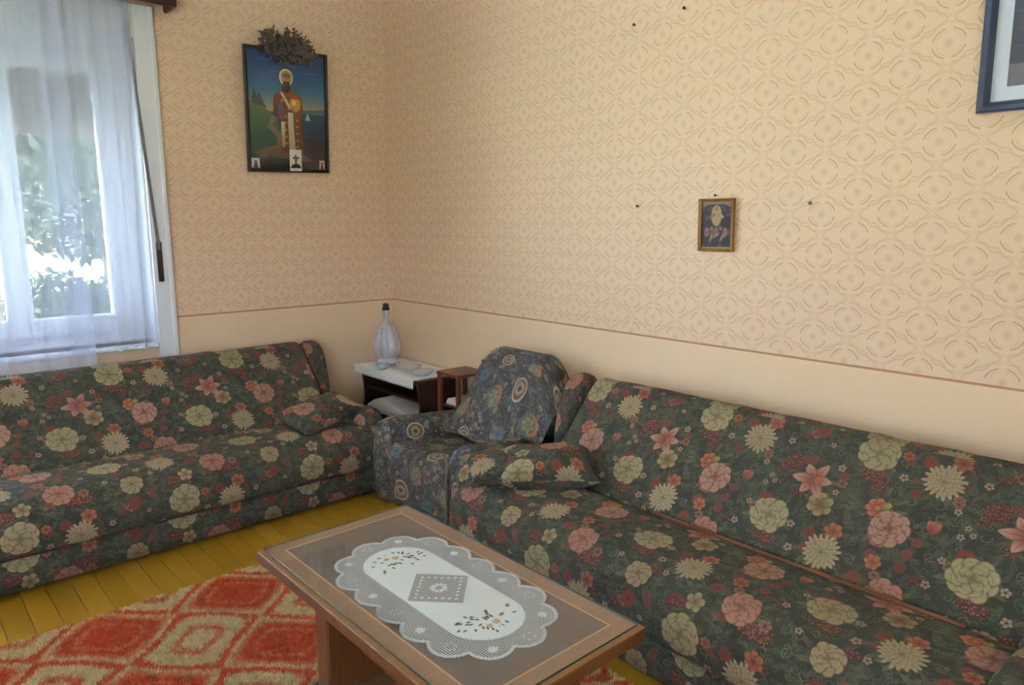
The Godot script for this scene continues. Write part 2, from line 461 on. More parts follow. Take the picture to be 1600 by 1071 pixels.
func paint_icon() -> ImageTexture:
	# a devotional print: a crowned, bearded figure in a brown robe with a golden globe, a path, hills and water
	var p := Paint.new(300, 410, Color8(20, 24, 30), false)
	for j in 410:
		for i in 300:
			var v := j / 410.0
			var c := Color8(22, 48, 92).lerp(Color8(60, 104, 128), clampf(v / 0.33, 0, 1))
			if v > 0.33: c = Color8(60, 104, 128).lerp(Color8(150, 140, 116), clampf((v - 0.33) / 0.14, 0, 1))
			if v > 0.5: c = Color8(34, 74, 92).lerp(Color8(30, 46, 60), clampf((v - 0.5) / 0.2, 0, 1))
			if v > 0.72: c = Color8(38, 34, 42).lerp(Color8(60, 46, 44), clampf((v - 0.72) / 0.25, 0, 1))
			p.px(i, j, c)
	for q in [[60, 30, 40, 5], [170, 44, 54, 6], [240, 64, 44, 5], [230, 26, 40, 4], [100, 66, 30, 4]]: p.dot(q[0], q[1], q[2], q[3], Color8(120, 140, 160), 0.35, true)
	p.poly(PackedVector2Array([Vector2(0, 176), Vector2(34, 164), Vector2(66, 200), Vector2(110, 228), Vector2(130, 300), Vector2(120, 360), Vector2(0, 400)]), Color8(92, 108, 72), Color8(30, 62, 62))
	p.poly(PackedVector2Array([Vector2(10, 180), Vector2(18, 140), Vector2(24, 128), Vector2(32, 158), Vector2(40, 140), Vector2(48, 160), Vector2(68, 196)]), Color8(54, 66, 64), Color8(70, 82, 60))
	p.poly(PackedVector2Array([Vector2(86, 220), Vector2(106, 226), Vector2(88, 252), Vector2(130, 292), Vector2(120, 330), Vector2(200, 350), Vector2(250, 382), Vector2(40, 372), Vector2(10, 350), Vector2(100, 322), Vector2(104, 296), Vector2(66, 260)]), Color8(128, 110, 92), Color8(96, 74, 64))
	p.poly(PackedVector2Array([Vector2(208, 196), Vector2(300, 186), Vector2(300, 202), Vector2(208, 206)]), Color8(96, 104, 100), Color8(60, 88, 100))
	p.poly(PackedVector2Array([Vector2(216, 230), Vector2(228, 204), Vector2(240, 232)]), Color8(190, 196, 200), Color8(150, 160, 170))
	for k in 9: p.dot(206 + k * 11, 284 + (k * 37) % 11, 8, 3, Color8(90, 60, 70), 0.6)
	# halo, robe, stole, head
	p.dot(146, 84, 27, 30, Color8(214, 190, 120)); p.dot(146, 84, 21, 24, Color8(150, 140, 110))
	p.poly(PackedVector2Array([Vector2(122, 128), Vector2(170, 128), Vector2(202, 150), Vector2(212, 210), Vector2(200, 214), Vector2(210, 350), Vector2(118, 350), Vector2(122, 240), Vector2(92, 206), Vector2(96, 150)]), Color8(112, 62, 34), Color8(84, 44, 26))
	p.poly(PackedVector2Array([Vector2(104, 180), Vector2(128, 170), Vector2(134, 230), Vector2(116, 232)]), Color8(52, 84, 124), Color8(120, 56, 60))
	p.poly(PackedVector2Array([Vector2(120, 240), Vector2(136, 240), Vector2(134, 330), Vector2(122, 330)]), Color8(196, 180, 140), Color8(150, 130, 96))
	p.poly(PackedVector2Array([Vector2(148, 206), Vector2(168, 206), Vector2(176, 344), Vector2(150, 344)]), Color8(196, 188, 166), Color8(160, 150, 124))
	for k in 10: p.dot(140 + (k % 2) * 44, 220 + k * 12, 5, 4, Color8(190, 150, 70), 0.8)
	p.poly(PackedVector2Array([Vector2(118, 132), Vector2(132, 140), Vector2(164, 190), Vector2(154, 196)]), Color8(206, 196, 170), Color8(180, 160, 120))
	p.dot(146, 92, 12, 16, Color8(168, 124, 92)); p.dot(141, 89, 2.5, 1.6, Color8(40, 26, 20)); p.dot(151, 89, 2.5, 1.6, Color8(40, 26, 20)); p.dot(146, 95, 1.8, 4, Color8(140, 96, 70))
	p.poly(PackedVector2Array([Vector2(134, 98), Vector2(158, 98), Vector2(162, 126), Vector2(146, 140), Vector2(130, 126)]), Color8(70, 54, 44), Color8(46, 36, 32))
	p.poly(PackedVector2Array([Vector2(132, 84), Vector2(130, 66), Vector2(138, 74), Vector2(146, 58), Vector2(154, 74), Vector2(162, 66), Vector2(160, 84)]), Color8(150, 110, 50), Color8(90, 60, 40))
	p.dot(178, 176, 22, 26, Color8(176, 140, 46)); p.dot(174, 170, 10, 14, Color8(232, 206, 110), 0.9, true); p.dot(178, 152, 16, 6, Color8(150, 50, 40))
	p.petal(160, 190, 0.2, 26, 6, Color8(150, 110, 80), Color8(180, 140, 108))
	p.petal(122, 172, -0.9, 24, 5, Color8(150, 110, 80), Color8(180, 140, 108))
	p.poly(PackedVector2Array([Vector2(40, 400), Vector2(70, 362), Vector2(140, 372), Vector2(200, 380), Vector2(230, 410), Vector2(40, 410)]), Color8(44, 52, 40), Color8(26, 30, 26))
	return p.image()

func paint_small_icon() -> ImageTexture:
	var p := Paint.new(160, 230, Color8(52, 44, 60), false)
	var rr := RandomNumberGenerator.new(); rr.seed = 4
	for k in 60: p.dot(rr.randf() * 160, rr.randf() * 230, rr.randf_range(6, 20), rr.randf_range(6, 20), [Color8(126, 104, 116), Color8(64, 56, 76), Color8(150, 124, 116), Color8(44, 46, 56)][k % 4], 0.7, true)
	p.poly(PackedVector2Array([Vector2(0, 0), Vector2(160, 0), Vector2(160, 30), Vector2(120, 14), Vector2(40, 14), Vector2(0, 34)]), Color8(170, 158, 146), Color8(140, 124, 130))
	p.petal(80, 120, -PI * 0.5, 104, 30, Color8(206, 190, 140), Color8(232, 212, 160)); p.dot(80, 34, 13, 14, Color8(200, 160, 128))
	p.petal(76, 60, PI * 0.85, 40, 9, Color8(200, 150, 130), Color8(180, 120, 120)); p.petal(84, 60, PI * 0.15, 40, 9, Color8(210, 190, 140), Color8(220, 196, 150))
	for q in [[30, 150], [56, 146], [104, 146], [128, 150], [80, 150]]:
		p.dot(q[0], q[1], 15, 22, [Color8(160, 110, 116), Color8(120, 110, 86), Color8(150, 130, 110), Color8(168, 112, 130), Color8(60, 44, 48)][int(q[0]) % 5]); p.dot(q[0], q[1] - 16, 8, 9, Color8(180, 140, 116))
	p.poly(PackedVector2Array([Vector2(10, 222), Vector2(20, 176), Vector2(56, 170), Vector2(50, 222)]), Color8(40, 42, 56), Color8(60, 58, 72))
	p.poly(PackedVector2Array([Vector2(50, 222), Vector2(66, 176), Vector2(100, 172), Vector2(90, 222)]), Color8(56, 50, 78), Color8(40, 40, 60))
	p.poly(PackedVector2Array([Vector2(110, 222), Vector2(120, 178), Vector2(150, 180), Vector2(152, 222)]), Color8(40, 60, 62), Color8(34, 46, 50))
	for q in [[44, 200, 1.2], [100, 196, 1.1], [60, 178, 0.6], [110, 182, 1.0]]: p.petal(q[0], q[1], -q[2], 46, 6, Color8(170, 160, 140), Color8(196, 184, 160))
	p.poly(PackedVector2Array([Vector2(0, 222), Vector2(160, 218), Vector2(160, 230), Vector2(0, 230)]), Color8(190, 176, 140), Color8(200, 186, 150))
	return p.image()

func paint_photo() -> ImageTexture:
	var p := Paint.new(240, 320, Color8(90, 98, 116), false)
	for j in 320:
		for i in 240:
			var c := Color8(150, 160, 178).lerp(Color8(66, 74, 96), clampf((j - 30) / 150.0, 0, 1))
			if j > 176: c = Color8(110, 116, 128).lerp(Color8(92, 92, 104), (j - 176) / 110.0)
			if (j > 176 and j % 26 < 2): c = c.lightened(0.12)
			if j > 286: c = Color8(150, 148, 150)
			p.px(i, j, c)
	for q in [[60, 120, 40, 60], [150, 100, 50, 70]]: p.dot(q[0], q[1], q[2], q[3], Color8(48, 56, 80), 0.8, true)
	p.poly(PackedVector2Array([Vector2(60, 20), Vector2(200, 10), Vector2(190, 50), Vector2(64, 56)]), Color8(180, 188, 200), Color8(150, 158, 172))
	p.poly(PackedVector2Array([Vector2(30, 128), Vector2(70, 112), Vector2(72, 118), Vector2(32, 134)]), Color8(200, 206, 216), Color8(180, 186, 200))
	p.poly(PackedVector2Array([Vector2(96, 190), Vector2(150, 160), Vector2(160, 276), Vector2(84, 280)]), Color8(160, 158, 160), Color8(140, 136, 138))
	return p.image()

func make_materials():
	M.wallpaper = mat(Color.WHITE, 0.52, 0.0, paint_wallpaper(), Vector3.ONE)
	M.dado = mat(Color8(230, 200, 163), 0.5)
	M.plaster = mat(Color8(228, 216, 196), 0.8)
	M.border = mat(Color8(178, 128, 84), 0.6)
	M.ceiling = mat(Color8(238, 234, 224), 0.9)
	M.white = mat(Color8(232, 234, 234), 0.35)
	M.floor = mat(Color8(156, 116, 28), 0.38)
	M.floor2 = mat(Color8(150, 111, 26), 0.42)
	M.floor3 = mat(Color8(160, 120, 33), 0.4)
	M.sub = mat(Color8(60, 46, 26), 0.9)
	M.floral = mat(Color.WHITE, 0.92, 0.0, paint_floral(), Vector3.ONE)
	M.floral.albedo_color = Color(0.92, 0.9, 0.87)
	M.throw = mat(Color.WHITE, 0.9, 0.0, paint_throw(), Vector3.ONE)
	M.throw.cull_mode = BaseMaterial3D.CULL_DISABLED
	M.dark = mat(Color8(26, 24, 22), 0.9)
	M.oak = mat(Color.WHITE, 0.42, 0.0, wood_tex(Color8(130, 90, 52), Color8(150, 106, 64), 1), Vector3(1.0 / 0.7, 1.0 / 0.16, 1))
	M.oakdark = mat(Color.WHITE, 0.45, 0.0, wood_tex(Color8(86, 62, 44), Color8(104, 78, 56), 2), Vector3(1.0 / 0.7, 1.0 / 0.16, 1))
	M.oakside = mat(Color.WHITE, 0.4, 0.0, wood_tex(Color8(82, 46, 22), Color8(102, 60, 30), 6), Vector3(1.0 / 0.7, 1.0 / 0.12, 1))
	M.inlay = mat(Color8(202, 152, 92), 0.45)
	M.walnut = mat(Color.WHITE, 0.35, 0.0, wood_tex(Color8(44, 22, 16), Color8(64, 34, 24), 3), Vector3(1.0 / 0.6, 1.0 / 0.14, 1))
	M.mahogany = mat(Color.WHITE, 0.35, 0.0, wood_tex(Color8(92, 42, 26), Color8(118, 60, 38), 4), Vector3(1.0 / 0.6, 1.0 / 0.14, 1))
	M.pelmet = mat(Color.WHITE, 0.4, 0.0, wood_tex(Color8(52, 22, 18), Color8(74, 34, 26), 5), Vector3(1.0 / 0.6, 1.0 / 0.14, 1))
	M.lace = mat(Color8(238, 238, 232), 0.9)
	M.linen = mat(Color8(240, 242, 238), 0.85)
	M.cloth = mat(Color8(214, 208, 200), 0.9)
	M.fringe = mat(Color8(128, 118, 98), 0.95)
	M.porcelain = mat(Color8(188, 181, 184), 0.14)
	M.porcelain.clearcoat_enabled = true
	M.dish = mat(Color8(196, 194, 190), 0.25)
	M.black = mat(Color8(16, 15, 16), 0.4)
	M.frame_black = mat(Color8(22, 19, 18), 0.3)
	M.frame_blue = mat(Color8(52, 62, 84), 0.35)
	M.frame_gold = mat(Color8(140, 104, 48), 0.4, 0.3)
	M.mount = mat(Color8(214, 220, 230), 0.8)
	M.icon = mat(Color.WHITE, 0.3, 0.0, paint_icon())
	M.small_icon = mat(Color(0.78, 0.74, 0.72), 0.65, 0.0, paint_small_icon())
	M.photo = mat(Color(0.72, 0.72, 0.74), 0.5, 0.0, paint_photo())
	M.paper = mat(Color8(222, 218, 210), 0.7)
	M.dried = mat(Color8(112, 98, 88), 0.95)
	M.dried2 = mat(Color8(74, 62, 56), 0.95)
	M.iron = mat(Color8(70, 58, 48), 0.5, 0.6)
	M.strap = mat(Color8(120, 118, 116), 0.8)
	M.shutter = mat(Color8(122, 112, 104), 0.7)
	M.thread_green = mat(Color8(92, 98, 76), 0.8)
	M.thread_gold = mat(Color8(206, 178, 120), 0.8)
	M.glass = mat(Color(0.92, 0.98, 0.95, 0.05), 0.02)
	M.glass.transparency = BaseMaterial3D.TRANSPARENCY_ALPHA
	M.glass_sheet = M.glass.duplicate()
	M.glass_sheet.metallic_specular = 0.28
	M.glass_edge = mat(Color8(40, 66, 54), 0.1)
	M.crystal = mat(Color(0.8, 0.85, 0.95, 0.25), 0.05)
	M.crystal.transparency = BaseMaterial3D.TRANSPARENCY_ALPHA
	var net := Image.create(64, 64, false, Image.FORMAT_RGBA8)
	for j in 64:
		for i in 64:
			# a fine net with small lozenges woven into it
			var u := fposmod(i / 16.0, 1.0) - 0.5; var v := fposmod(j / 16.0 + (0.5 if (i / 16) % 2 == 0 else 0.0), 1.0) - 0.5
			var a := 0.64 if absf(u) + absf(v) < 0.36 else 0.33
			net.set_pixel(i, j, Color(1, 1, 1, a))
	net.generate_mipmaps()
	M.net = mat(Color8(224, 232, 255), 0.9, 0.0, ImageTexture.create_from_image(net), Vector3(1.0 / 0.032, 1.0 / 0.032, 1))
	M.net.transparency = BaseMaterial3D.TRANSPARENCY_ALPHA
	M.net.cull_mode = BaseMaterial3D.CULL_DISABLED
	M.net.backlight_enabled = true
	M.net.backlight = Color(0.14, 0.16, 0.2)
	M.grass = mat(Color8(84, 96, 46), 0.95)
	M.paving = mat(Color8(204, 204, 204), 0.9)
	M.bark = mat(Color8(92, 78, 62), 0.95)
	M.leaf = mat(Color8(90, 112, 66), 0.7)
	M.leaf.vertex_color_use_as_albedo = true
	M.leaf.albedo_color = Color.WHITE
	M.leaf.cull_mode = BaseMaterial3D.CULL_DISABLED
	M.leaf.backlight_enabled = true
	M.leaf.backlight = Color(0.5, 0.55, 0.3)
	M.pile = mat(Color.WHITE, 0.95)
	M.pile.vertex_color_use_as_albedo = true
	M.pile.cull_mode = BaseMaterial3D.CULL_DISABLED

# ------------------------------------------------------------------ scene
func _ready():
	var cam := Camera3D.new()
	cam.name = "camera"
	cam.position = Vector3(-2.8588, 1.563, 4.5)
	cam.rotation = Vector3(-0.16807, -0.73387, 0.0)
	cam.fov = 51.26
	cam.near = 0.05
	add_child(cam)
	cam.current = true

	var we := WorldEnvironment.new()
	we.name = "daylight"
	var env := Environment.new()
	env.background_mode = Environment.BG_SKY
	var sm := ProceduralSkyMaterial.new()
	sm.sky_top_color = Color(0.64, 0.77, 1.0)
	sm.sky_horizon_color = Color(0.9, 0.93, 1.0)
	sm.ground_bottom_color = Color(0.35, 0.36, 0.28)
	sm.ground_horizon_color = Color(0.6, 0.6, 0.5)
	sm.sky_energy_multiplier = 1.0
	var sky := Sky.new()
	sky.sky_material = sm
	env.sky = sky
	env.background_energy_multiplier = 14.0
	env.tonemap_mode = Environment.TONE_MAPPER_LINEAR
	env.tonemap_exposure = 1.78
	env.ambient_light_source = Environment.AMBIENT_SOURCE_DISABLED
	env.sdfgi_enabled = true
	env.ssao_enabled = true
	env.ssil_enabled = true
	we.environment = env
	add_child(we)

	# high sun on the garden; the eaves keep it out of the room
	var sun := DirectionalLight3D.new()
	sun.name = "sun"
	sun.light_color = Color(0.9, 0.95, 1.0)
	sun.light_energy = 110.0
	sun.light_angular_distance = 0.6
	sun.shadow_enabled = true
	add_child(sun)
	sun.look_at_from_position(Vector3.ZERO, Vector3(0.45, -0.86, 0.16))

	rng.seed = 77
	make_materials()
	build_room()
	build_window()
	build_outdoors()
	build_sofas()
	build_armchair()
	build_rug()
	build_table()
	build_corner()
	build_pictures()

# ------------------------------------------------------------------ room
# wall with rectangular openings, given along its own axis: boxes between them
func wall_mesh(axis: int, s0: float, s1: float, d0: float, d1: float, y0: float, y1: float, holes: Array, uv_of: Callable) -> ArrayMesh:
	var b := MB.new()
	var cuts := [s0]
	for h in holes: cuts.append(h[0]); cuts.append(h[1])
	cuts.append(s1)
	var put := func(a0: float, a1: float, h0: float, h1: float):
		if a1 - a0 < 0.001 or h1 - h0 < 0.001: return
		var lo := Vector3(a0, h0, d0) if axis == 0 else Vector3(d0, h0, a0)
		var hi := Vector3(a1, h1, d1) if axis == 0 else Vector3(d1, h1, a1)
		b.box(lo, hi, 0.0004)
	for k in cuts.size() - 1:
		if k % 2 == 0: put.call(cuts[k], cuts[k + 1], y0, y1)
		else:
			var h = holes[(k - 1) / 2]
			put.call(cuts[k], cuts[k + 1], y0, h[2]); put.call(cuts[k], cuts[k + 1], h[3], y1)
	return b.mesh()

func paper_sheet(axis: int, s0: float, s1: float, face: float, y0: float, y1: float, holes: Array, flip: float, o: float) -> ArrayMesh:
	# the sheet lies 1 mm proud of the wall; its pattern is laid out in metres
	var b := MB.new()
	var put := func(a0: float, a1: float, h0: float, h1: float):
		if a1 - a0 < 0.001 or h1 - h0 < 0.001: return
		var pts := []
		for c in [[a0, h0], [a1, h0], [a1, h1], [a0, h1]]:
			pts.append([Vector3(c[0], c[1], face) if axis == 0 else Vector3(face, c[1], c[0]), Vector2((c[0] - o) / 0.2682 + 0.5, -(c[1] - 1.097) / 0.165 + 0.5)])
		b.q(pts[0][0], pts[1][0], pts[2][0], pts[3][0], pts[0][1], pts[1][1], pts[2][1], pts[3][1])
	var a := s0
	for h in holes:
		put.call(a, h[0], y0, y1); put.call(h[0], h[1], y0, maxf(y0, h[2])); put.call(h[0], h[1], h[3], y1)
		a = h[1]
	put.call(a, s1, y0, y1)
	b.flush(false, false)
	return b.mesh()

const OPEN := [-2.90, -1.62, 0.86, 2.56]
func build_room():
	var none := func(p): return p
	# window wall (z = 0), long wall (x = 0), and the two walls behind the camera
	var wb := struct("wall_back", wall_mesh(0, -ROOM_W - 0.3, 0.3, -WALL_THICK, 0.0, 0, ROOM_H, [[-5.1, -3.2, 0.12, 2.62], OPEN], none), M.dado, "window wall with beige patterned paper above a plain cream lower band", "wall")
	part("wallpaper", paper_sheet(0, -ROOM_W, 0.0, 0.001, 1.0, ROOM_H, [[-5.1, -3.2, 0.12, 2.62], [OPEN[0], OPEN[1], OPEN[2], OPEN[3]]], 1.0, -1.378), M.wallpaper, wb)
	part("border_strip", boxmesh(Vector3(-1.53, 0.994, 0), Vector3(0, 1.003, 0.002), 0.0005), M.border, wb)
	var wr := struct("wall_right", wall_mesh(2, -WALL_THICK, ROOM_D + 0.3, 0.0, 0.3, 0, ROOM_H, [], none), M.dado, "long wall with beige patterned paper above a plain cream lower band", "wall")
	part("wallpaper", paper_sheet(2, 0.0, ROOM_D, -0.001, 1.0, ROOM_H, [], -1.0, 0.2252), M.wallpaper, wr)
	part("border_strip", boxmesh(Vector3(-0.002, 0.994, 0), Vector3(0, 1.003, ROOM_D), 0.0005), M.border, wr)
	struct("wall_left", wall_mesh(2, -WALL_THICK, ROOM_D + 0.3, -ROOM_W - 0.3, -ROOM_W, 0, ROOM_H, [], none), M.plaster, "plain side wall behind the camera", "wall")
	struct("wall_front", wall_mesh(0, -ROOM_W - 0.3, 0.3, ROOM_D, ROOM_D + 0.3, 0, ROOM_H, [[-6.4, -3.8, 0.9, 2.7]], none), M.plaster, "plain wall with a window at the camera end of the room", "wall")
	struct("ceiling", boxmesh(Vector3(-ROOM_W - 0.3, ROOM_H, -WALL_THICK), Vector3(0.3, ROOM_H + 0.2, ROOM_D + 0.3), 0.001), M.ceiling, "flat pale ceiling", "ceiling")
	var fl := struct("floor", boxmesh(Vector3(-ROOM_W - 0.3, -0.2, -WALL_THICK), Vector3(0.3, -0.024, ROOM_D + 0.3), 0.001), M.sub, "floor of yellow painted boards", "floor")
	var plank := boxmesh(Vector3(0, -0.024, 0), Vector3(0.0892, 0, ROOM_D), 0.0022)
	var x := -2.616
	while x > -ROOM_W: x -= 0.0905
	x += 0.0905
	var k := 0
	while x < -0.09:
		var o := part("floorboard", plank, [M.floor, M.floor2, M.floor3][(k * 7 + k / 3) % 3], fl, Vector3(x, rng.randf_range(-0.0012, 0.0), 0))
		x += 0.0905; k += 1
	# nails and nail holes left in the papered wall
	for n in [[2.485, 2.210, "dark nail high on the papered wall, left of a smaller nail hole"], [1.635, 2.261, "dark nail in the papered wall left of the small gold frame"], [1.634, 3.132, "tiny nail in the papered wall right of the small gold frame"], [2.502, 2.491, "small nail near the top of the long wall, rightmost of the high pair"]]:
		var b := MB.new()
		b.tube([Vector3(0.004, 0, 0), Vector3(-0.012, 0.002, 0), Vector3(-0.0125, 0.002, 0), Vector3(-0.015, 0.002, 0)], [0.003, 0.003, 0.0075, 0.007], 8)
		solo("wall_nail", b.mesh(), M.iron, n[2], "nail", Vector3(0, n[0], n[1]), "nails in the long wall")

# a casement window in an opening; ax 0: in a wall along x, else along z
func casement(called: String, at: Vector3, turn: float, w: float, h: float, label: String):
	var o := Node3D.new()
	o.name = called
	add_child(o)
	o.position = at; o.rotation.y = turn
	o.set_meta("kind", "structure")
	tag(o, label, "window")
	var b := MB.new()
	var f := 0.08
	b.box(Vector3(-w / 2, 0, -0.07), Vector3(-w / 2 + f, h, 0.0), 0.006)
	b.box(Vector3(w / 2 - f, 0, -0.07), Vector3(w / 2, h, 0.0), 0.006)
	b.box(Vector3(-w / 2 + f, 0, -0.07), Vector3(w / 2 - f, 0.06, 0.0), 0.006)
	b.box(Vector3(-w / 2 + f, h - f, -0.07), Vector3(w / 2 - f, h, 0.0), 0.006)
	part("window_frame", b.mesh(), M.white, o)
	for s in [-1.0, 1.0]:
		var x0 := 0.006 if s > 0 else -w / 2 + f + 0.004
		var x1 := w / 2 - f - 0.004 if s > 0 else -0.006
		var so := 0.105
		var si := 0.055
		var l: float = si if s > 0 else so
		var r: float = so if s > 0 else si
		var y0 := 0.064; var y1 := h - f - 0.004
		var c := MB.new()
		c.box(Vector3(x0, y0, -0.05), Vector3(x0 + l, y1, 0.012), 0.006)
		c.box(Vector3(x1 - r, y0, -0.05), Vector3(x1, y1, 0.012), 0.006)
		c.box(Vector3(x0 + l, y0, -0.05), Vector3(x1 - r, y0 + 0.105, 0.012), 0.006)
		c.box(Vector3(x0 + l, y1 - 0.10, -0.05), Vector3(x1 - r, y1, 0.012), 0.006)
		var sash := part("sash", c.mesh(), M.white, o)
		if s > 0: part("meeting_strip", boxmesh(Vector3(-0.03, y0, 0.012), Vector3(0.03, y1, 0.026), 0.006), M.white, sash)
		part("pane", boxmesh(Vector3(x0 + l, y0 + 0.105, -0.022), Vector3(x1 - r, y1 - 0.10, -0.018), 0.0005), M.glass, sash)

func build_window():
	casement("window_1", Vector3((OPEN[0] + OPEN[1]) / 2, OPEN[2], -0.155), 0.0, OPEN[1] - OPEN[0], OPEN[3] - OPEN[2], "white casement window behind the net curtains")
	casement("window_2", Vector3(-4.15, 0.12, -0.155), 0.0, 1.9, 2.5, "wide glazed terrace door in the window wall, further left")
	casement("window_3", Vector3(-5.1, 0.9, ROOM_D + 0.12), PI, 2.6, 1.8, "white casement window in the wall behind the camera")
	# sill, lining of the recess and casing boards
	var b := MB.new()
	b.box(Vector3(OPEN[1] - 0.012, OPEN[2], -0.155), Vector3(OPEN[1], OPEN[3], 0.0), 0.002)
	b.box(Vector3(OPEN[0], OPEN[2], -0.155), Vector3(OPEN[0] + 0.012, OPEN[3], 0.0), 0.002)
	b.box(Vector3(OPEN[0] + 0.012, OPEN[3] - 0.012, -0.155), Vector3(OPEN[1] - 0.012, OPEN[3], 0.0), 0.002)
	struct("trim_3", b.mesh(), M.white, "white boards lining the window recess", "window trim")
	b = MB.new()
	b.box(Vector3(OPEN[0], OPEN[2] - 0.03, -0.15), Vector3(OPEN[1], OPEN[2], 0.03), 0.006)
	struct("trim_1", b.mesh(), M.white, "white window sill behind the curtains", "sill")
	b = MB.new()
	for s in [[OPEN[1], -1.522], [OPEN[0] - 0.098, OPEN[0]]]:
		b.box(Vector3(s[0], 0.3, 0.0), Vector3(s[1], 2.74, 0.022), 0.004)
	b.box(Vector3(OPEN[0], OPEN[3], 0.0), Vector3(OPEN[1], 2.74, 0.022), 0.004)
	b.box(Vector3(-1.538, 0.3, 0.0), Vector3(-1.512, 2.74, 0.03), 0.006)
	struct("trim_2", b.mesh(), M.white, "white boards framing the window", "window trim")
	# roller shutter, half let down outside the panes, with its strap and winder
	var rs := thing("roller_shutter", "grey roller shutter let down over the upper part of the window behind the curtain", "shutter", Vector3(0, 0, -0.29))
	var slat := MB.new()
	slat.box(Vector3(OPEN[0] + 0.01, 0, -0.006), Vector3(OPEN[1] - 0.01, 0.052, 0.006), 0.004)
	var sl := slat.mesh()
	var y := 2.03
	while y < 2.55:
		part("slat", sl, M.shutter, rs, Vector3(0, y, 0))
		y += 0.0575
	b = MB.new()
	var prev := Vector3.ZERO
	var sp := [Vector3(-1.662, 2.70, 0.30), Vector3(-1.655, 2.62, 0.318), Vector3(-1.626, 2.1, 0.322), Vector3(-1.583, 1.40, 0.322)]
	for i in 3:
		var d := Vector3(0.009, 0, 0); var n := Vector3(0, 0, 0.0012)
		b.q(sp[i] - d + n, sp[i] + d + n, sp[i + 1] + d + n, sp[i + 1] - d + n)
		b.q(sp[i] - d - n, sp[i + 1] - d - n, sp[i + 1] + d - n, sp[i] + d - n)
		b.q(sp[i] - d - n, sp[i] - d + n, sp[i + 1] - d + n, sp[i + 1] - d - n)
		b.q(sp[i] + d - n, sp[i + 1] + d - n, sp[i + 1] + d + n, sp[i] + d + n)
	b.flush(false)
	part("strap", b.mesh(), M.strap, rs)
	b = MB.new()
	b.box(Vector3(-1.597, 1.215, 0.312), Vector3(-1.567, 1.445, 0.322), 0.003)
	b.box(Vector3(-1.590, 1.29, 0.322), Vector3(-1.574, 1.40, 0.330), 0.003)
	part("winder", b.mesh(), M.iron, rs)
	# dark wooden pelmet over the curtains
	var pe := thing("pelmet", "dark brown wooden curtain pelmet above the window", "pelmet", Vector3(0, 0, 0))
	part("front_board", boxmesh(Vector3(-3.1, 2.722, 0.155), Vector3(-1.43, 2.86, 0.175), 0.004), M.pelmet, pe)
	part("top_board", boxmesh(Vector3(-3.1, 2.84, 0.0), Vector3(-1.43, 2.86, 0.155), 0.003), M.pelmet, pe)
	part("end_board", boxmesh(Vector3(-1.45, 2.722, 0.0), Vector3(-1.43, 2.84, 0.155), 0.003), M.pelmet, pe)
	b = MB.new()
	b.tube([Vector3(-3.08, 2.79, 0.08), Vector3(-1.45, 2.79, 0.08)], 0.009, 8)
	part("curtain_rod", b.mesh(), M.iron, pe)
	net_curtain(-3.02, -1.975, 0.105, 0.762, "longer white net curtain at the left, its lace hem hanging lower", 3)
	net_curtain(-2.085, -1.645, 0.062, 0.838, "shorter white net curtain at the right edge of the window", 9)

func net_curtain(x0: float, x1: float, z: float, y0: float, label: String, sd: int):
	noise.seed = sd; noise.frequency = 1.0
	var y1 := 2.79
	var nx := int((x1 - x0) / 0.0085); var ny := 30
	var P := []
	var run := 0.0
	for i in nx + 1:
		var col := []
		var x := x0 + (x1 - x0) * i / nx
		for j in ny + 1:
			var f := float(j) / ny
			var y := y1 + (y0 - y1) * f
			var am := 0.007 + 0.010 * f
			var ph := x * TAU / 0.125 + 3.4 * noise.get_noise_2d(x * 4.0, f * 0.7)
			var dz := am * sin(ph) + 0.5 * am * noise.get_noise_2d(x * 19.0, f * 1.3)
			if j == ny: y += 0.007 * absf(sin(x * PI / 0.045)) + 0.004 * noise.get_noise_2d(x * 6.0, 9.0)
			col.append(Vector3(x + 0.35 * am * cos(ph), y, z + dz))
		P.append(col)
	var b := MB.new()
	for i in nx:
		for j in ny:
			var ua := i * 0.012; var ub := (i + 1) * 0.012
			b.q(P[i][j], P[i + 1][j], P[i + 1][j + 1], P[i][j + 1], Vector2(ua, P[i][j].y), Vector2(ub, P[i + 1][j].y), Vector2(ub, P[i + 1][j + 1].y), Vector2(ua, P[i][j + 1].y))
	b.flush(true, false)
	var t := thing("net_curtain", label, "curtain")
	part("net", b.mesh(), M.net, t)
	# lace edging along the hem
	b = MB.new()
	for i in nx:
		var a: Vector3 = P[i][ny]; var c: Vector3 = P[i + 1][ny]
		var up := Vector3(0, 0.011, 0); var n := Vector3(0, 0, 0.0012)
		b.q(a - n, c - n, c + up - n, a + up - n); b.q(a + n, a + up + n, c + up + n, c + n)
	b.flush(false, false)
	part("hem", b.mesh(), M.linen, t)

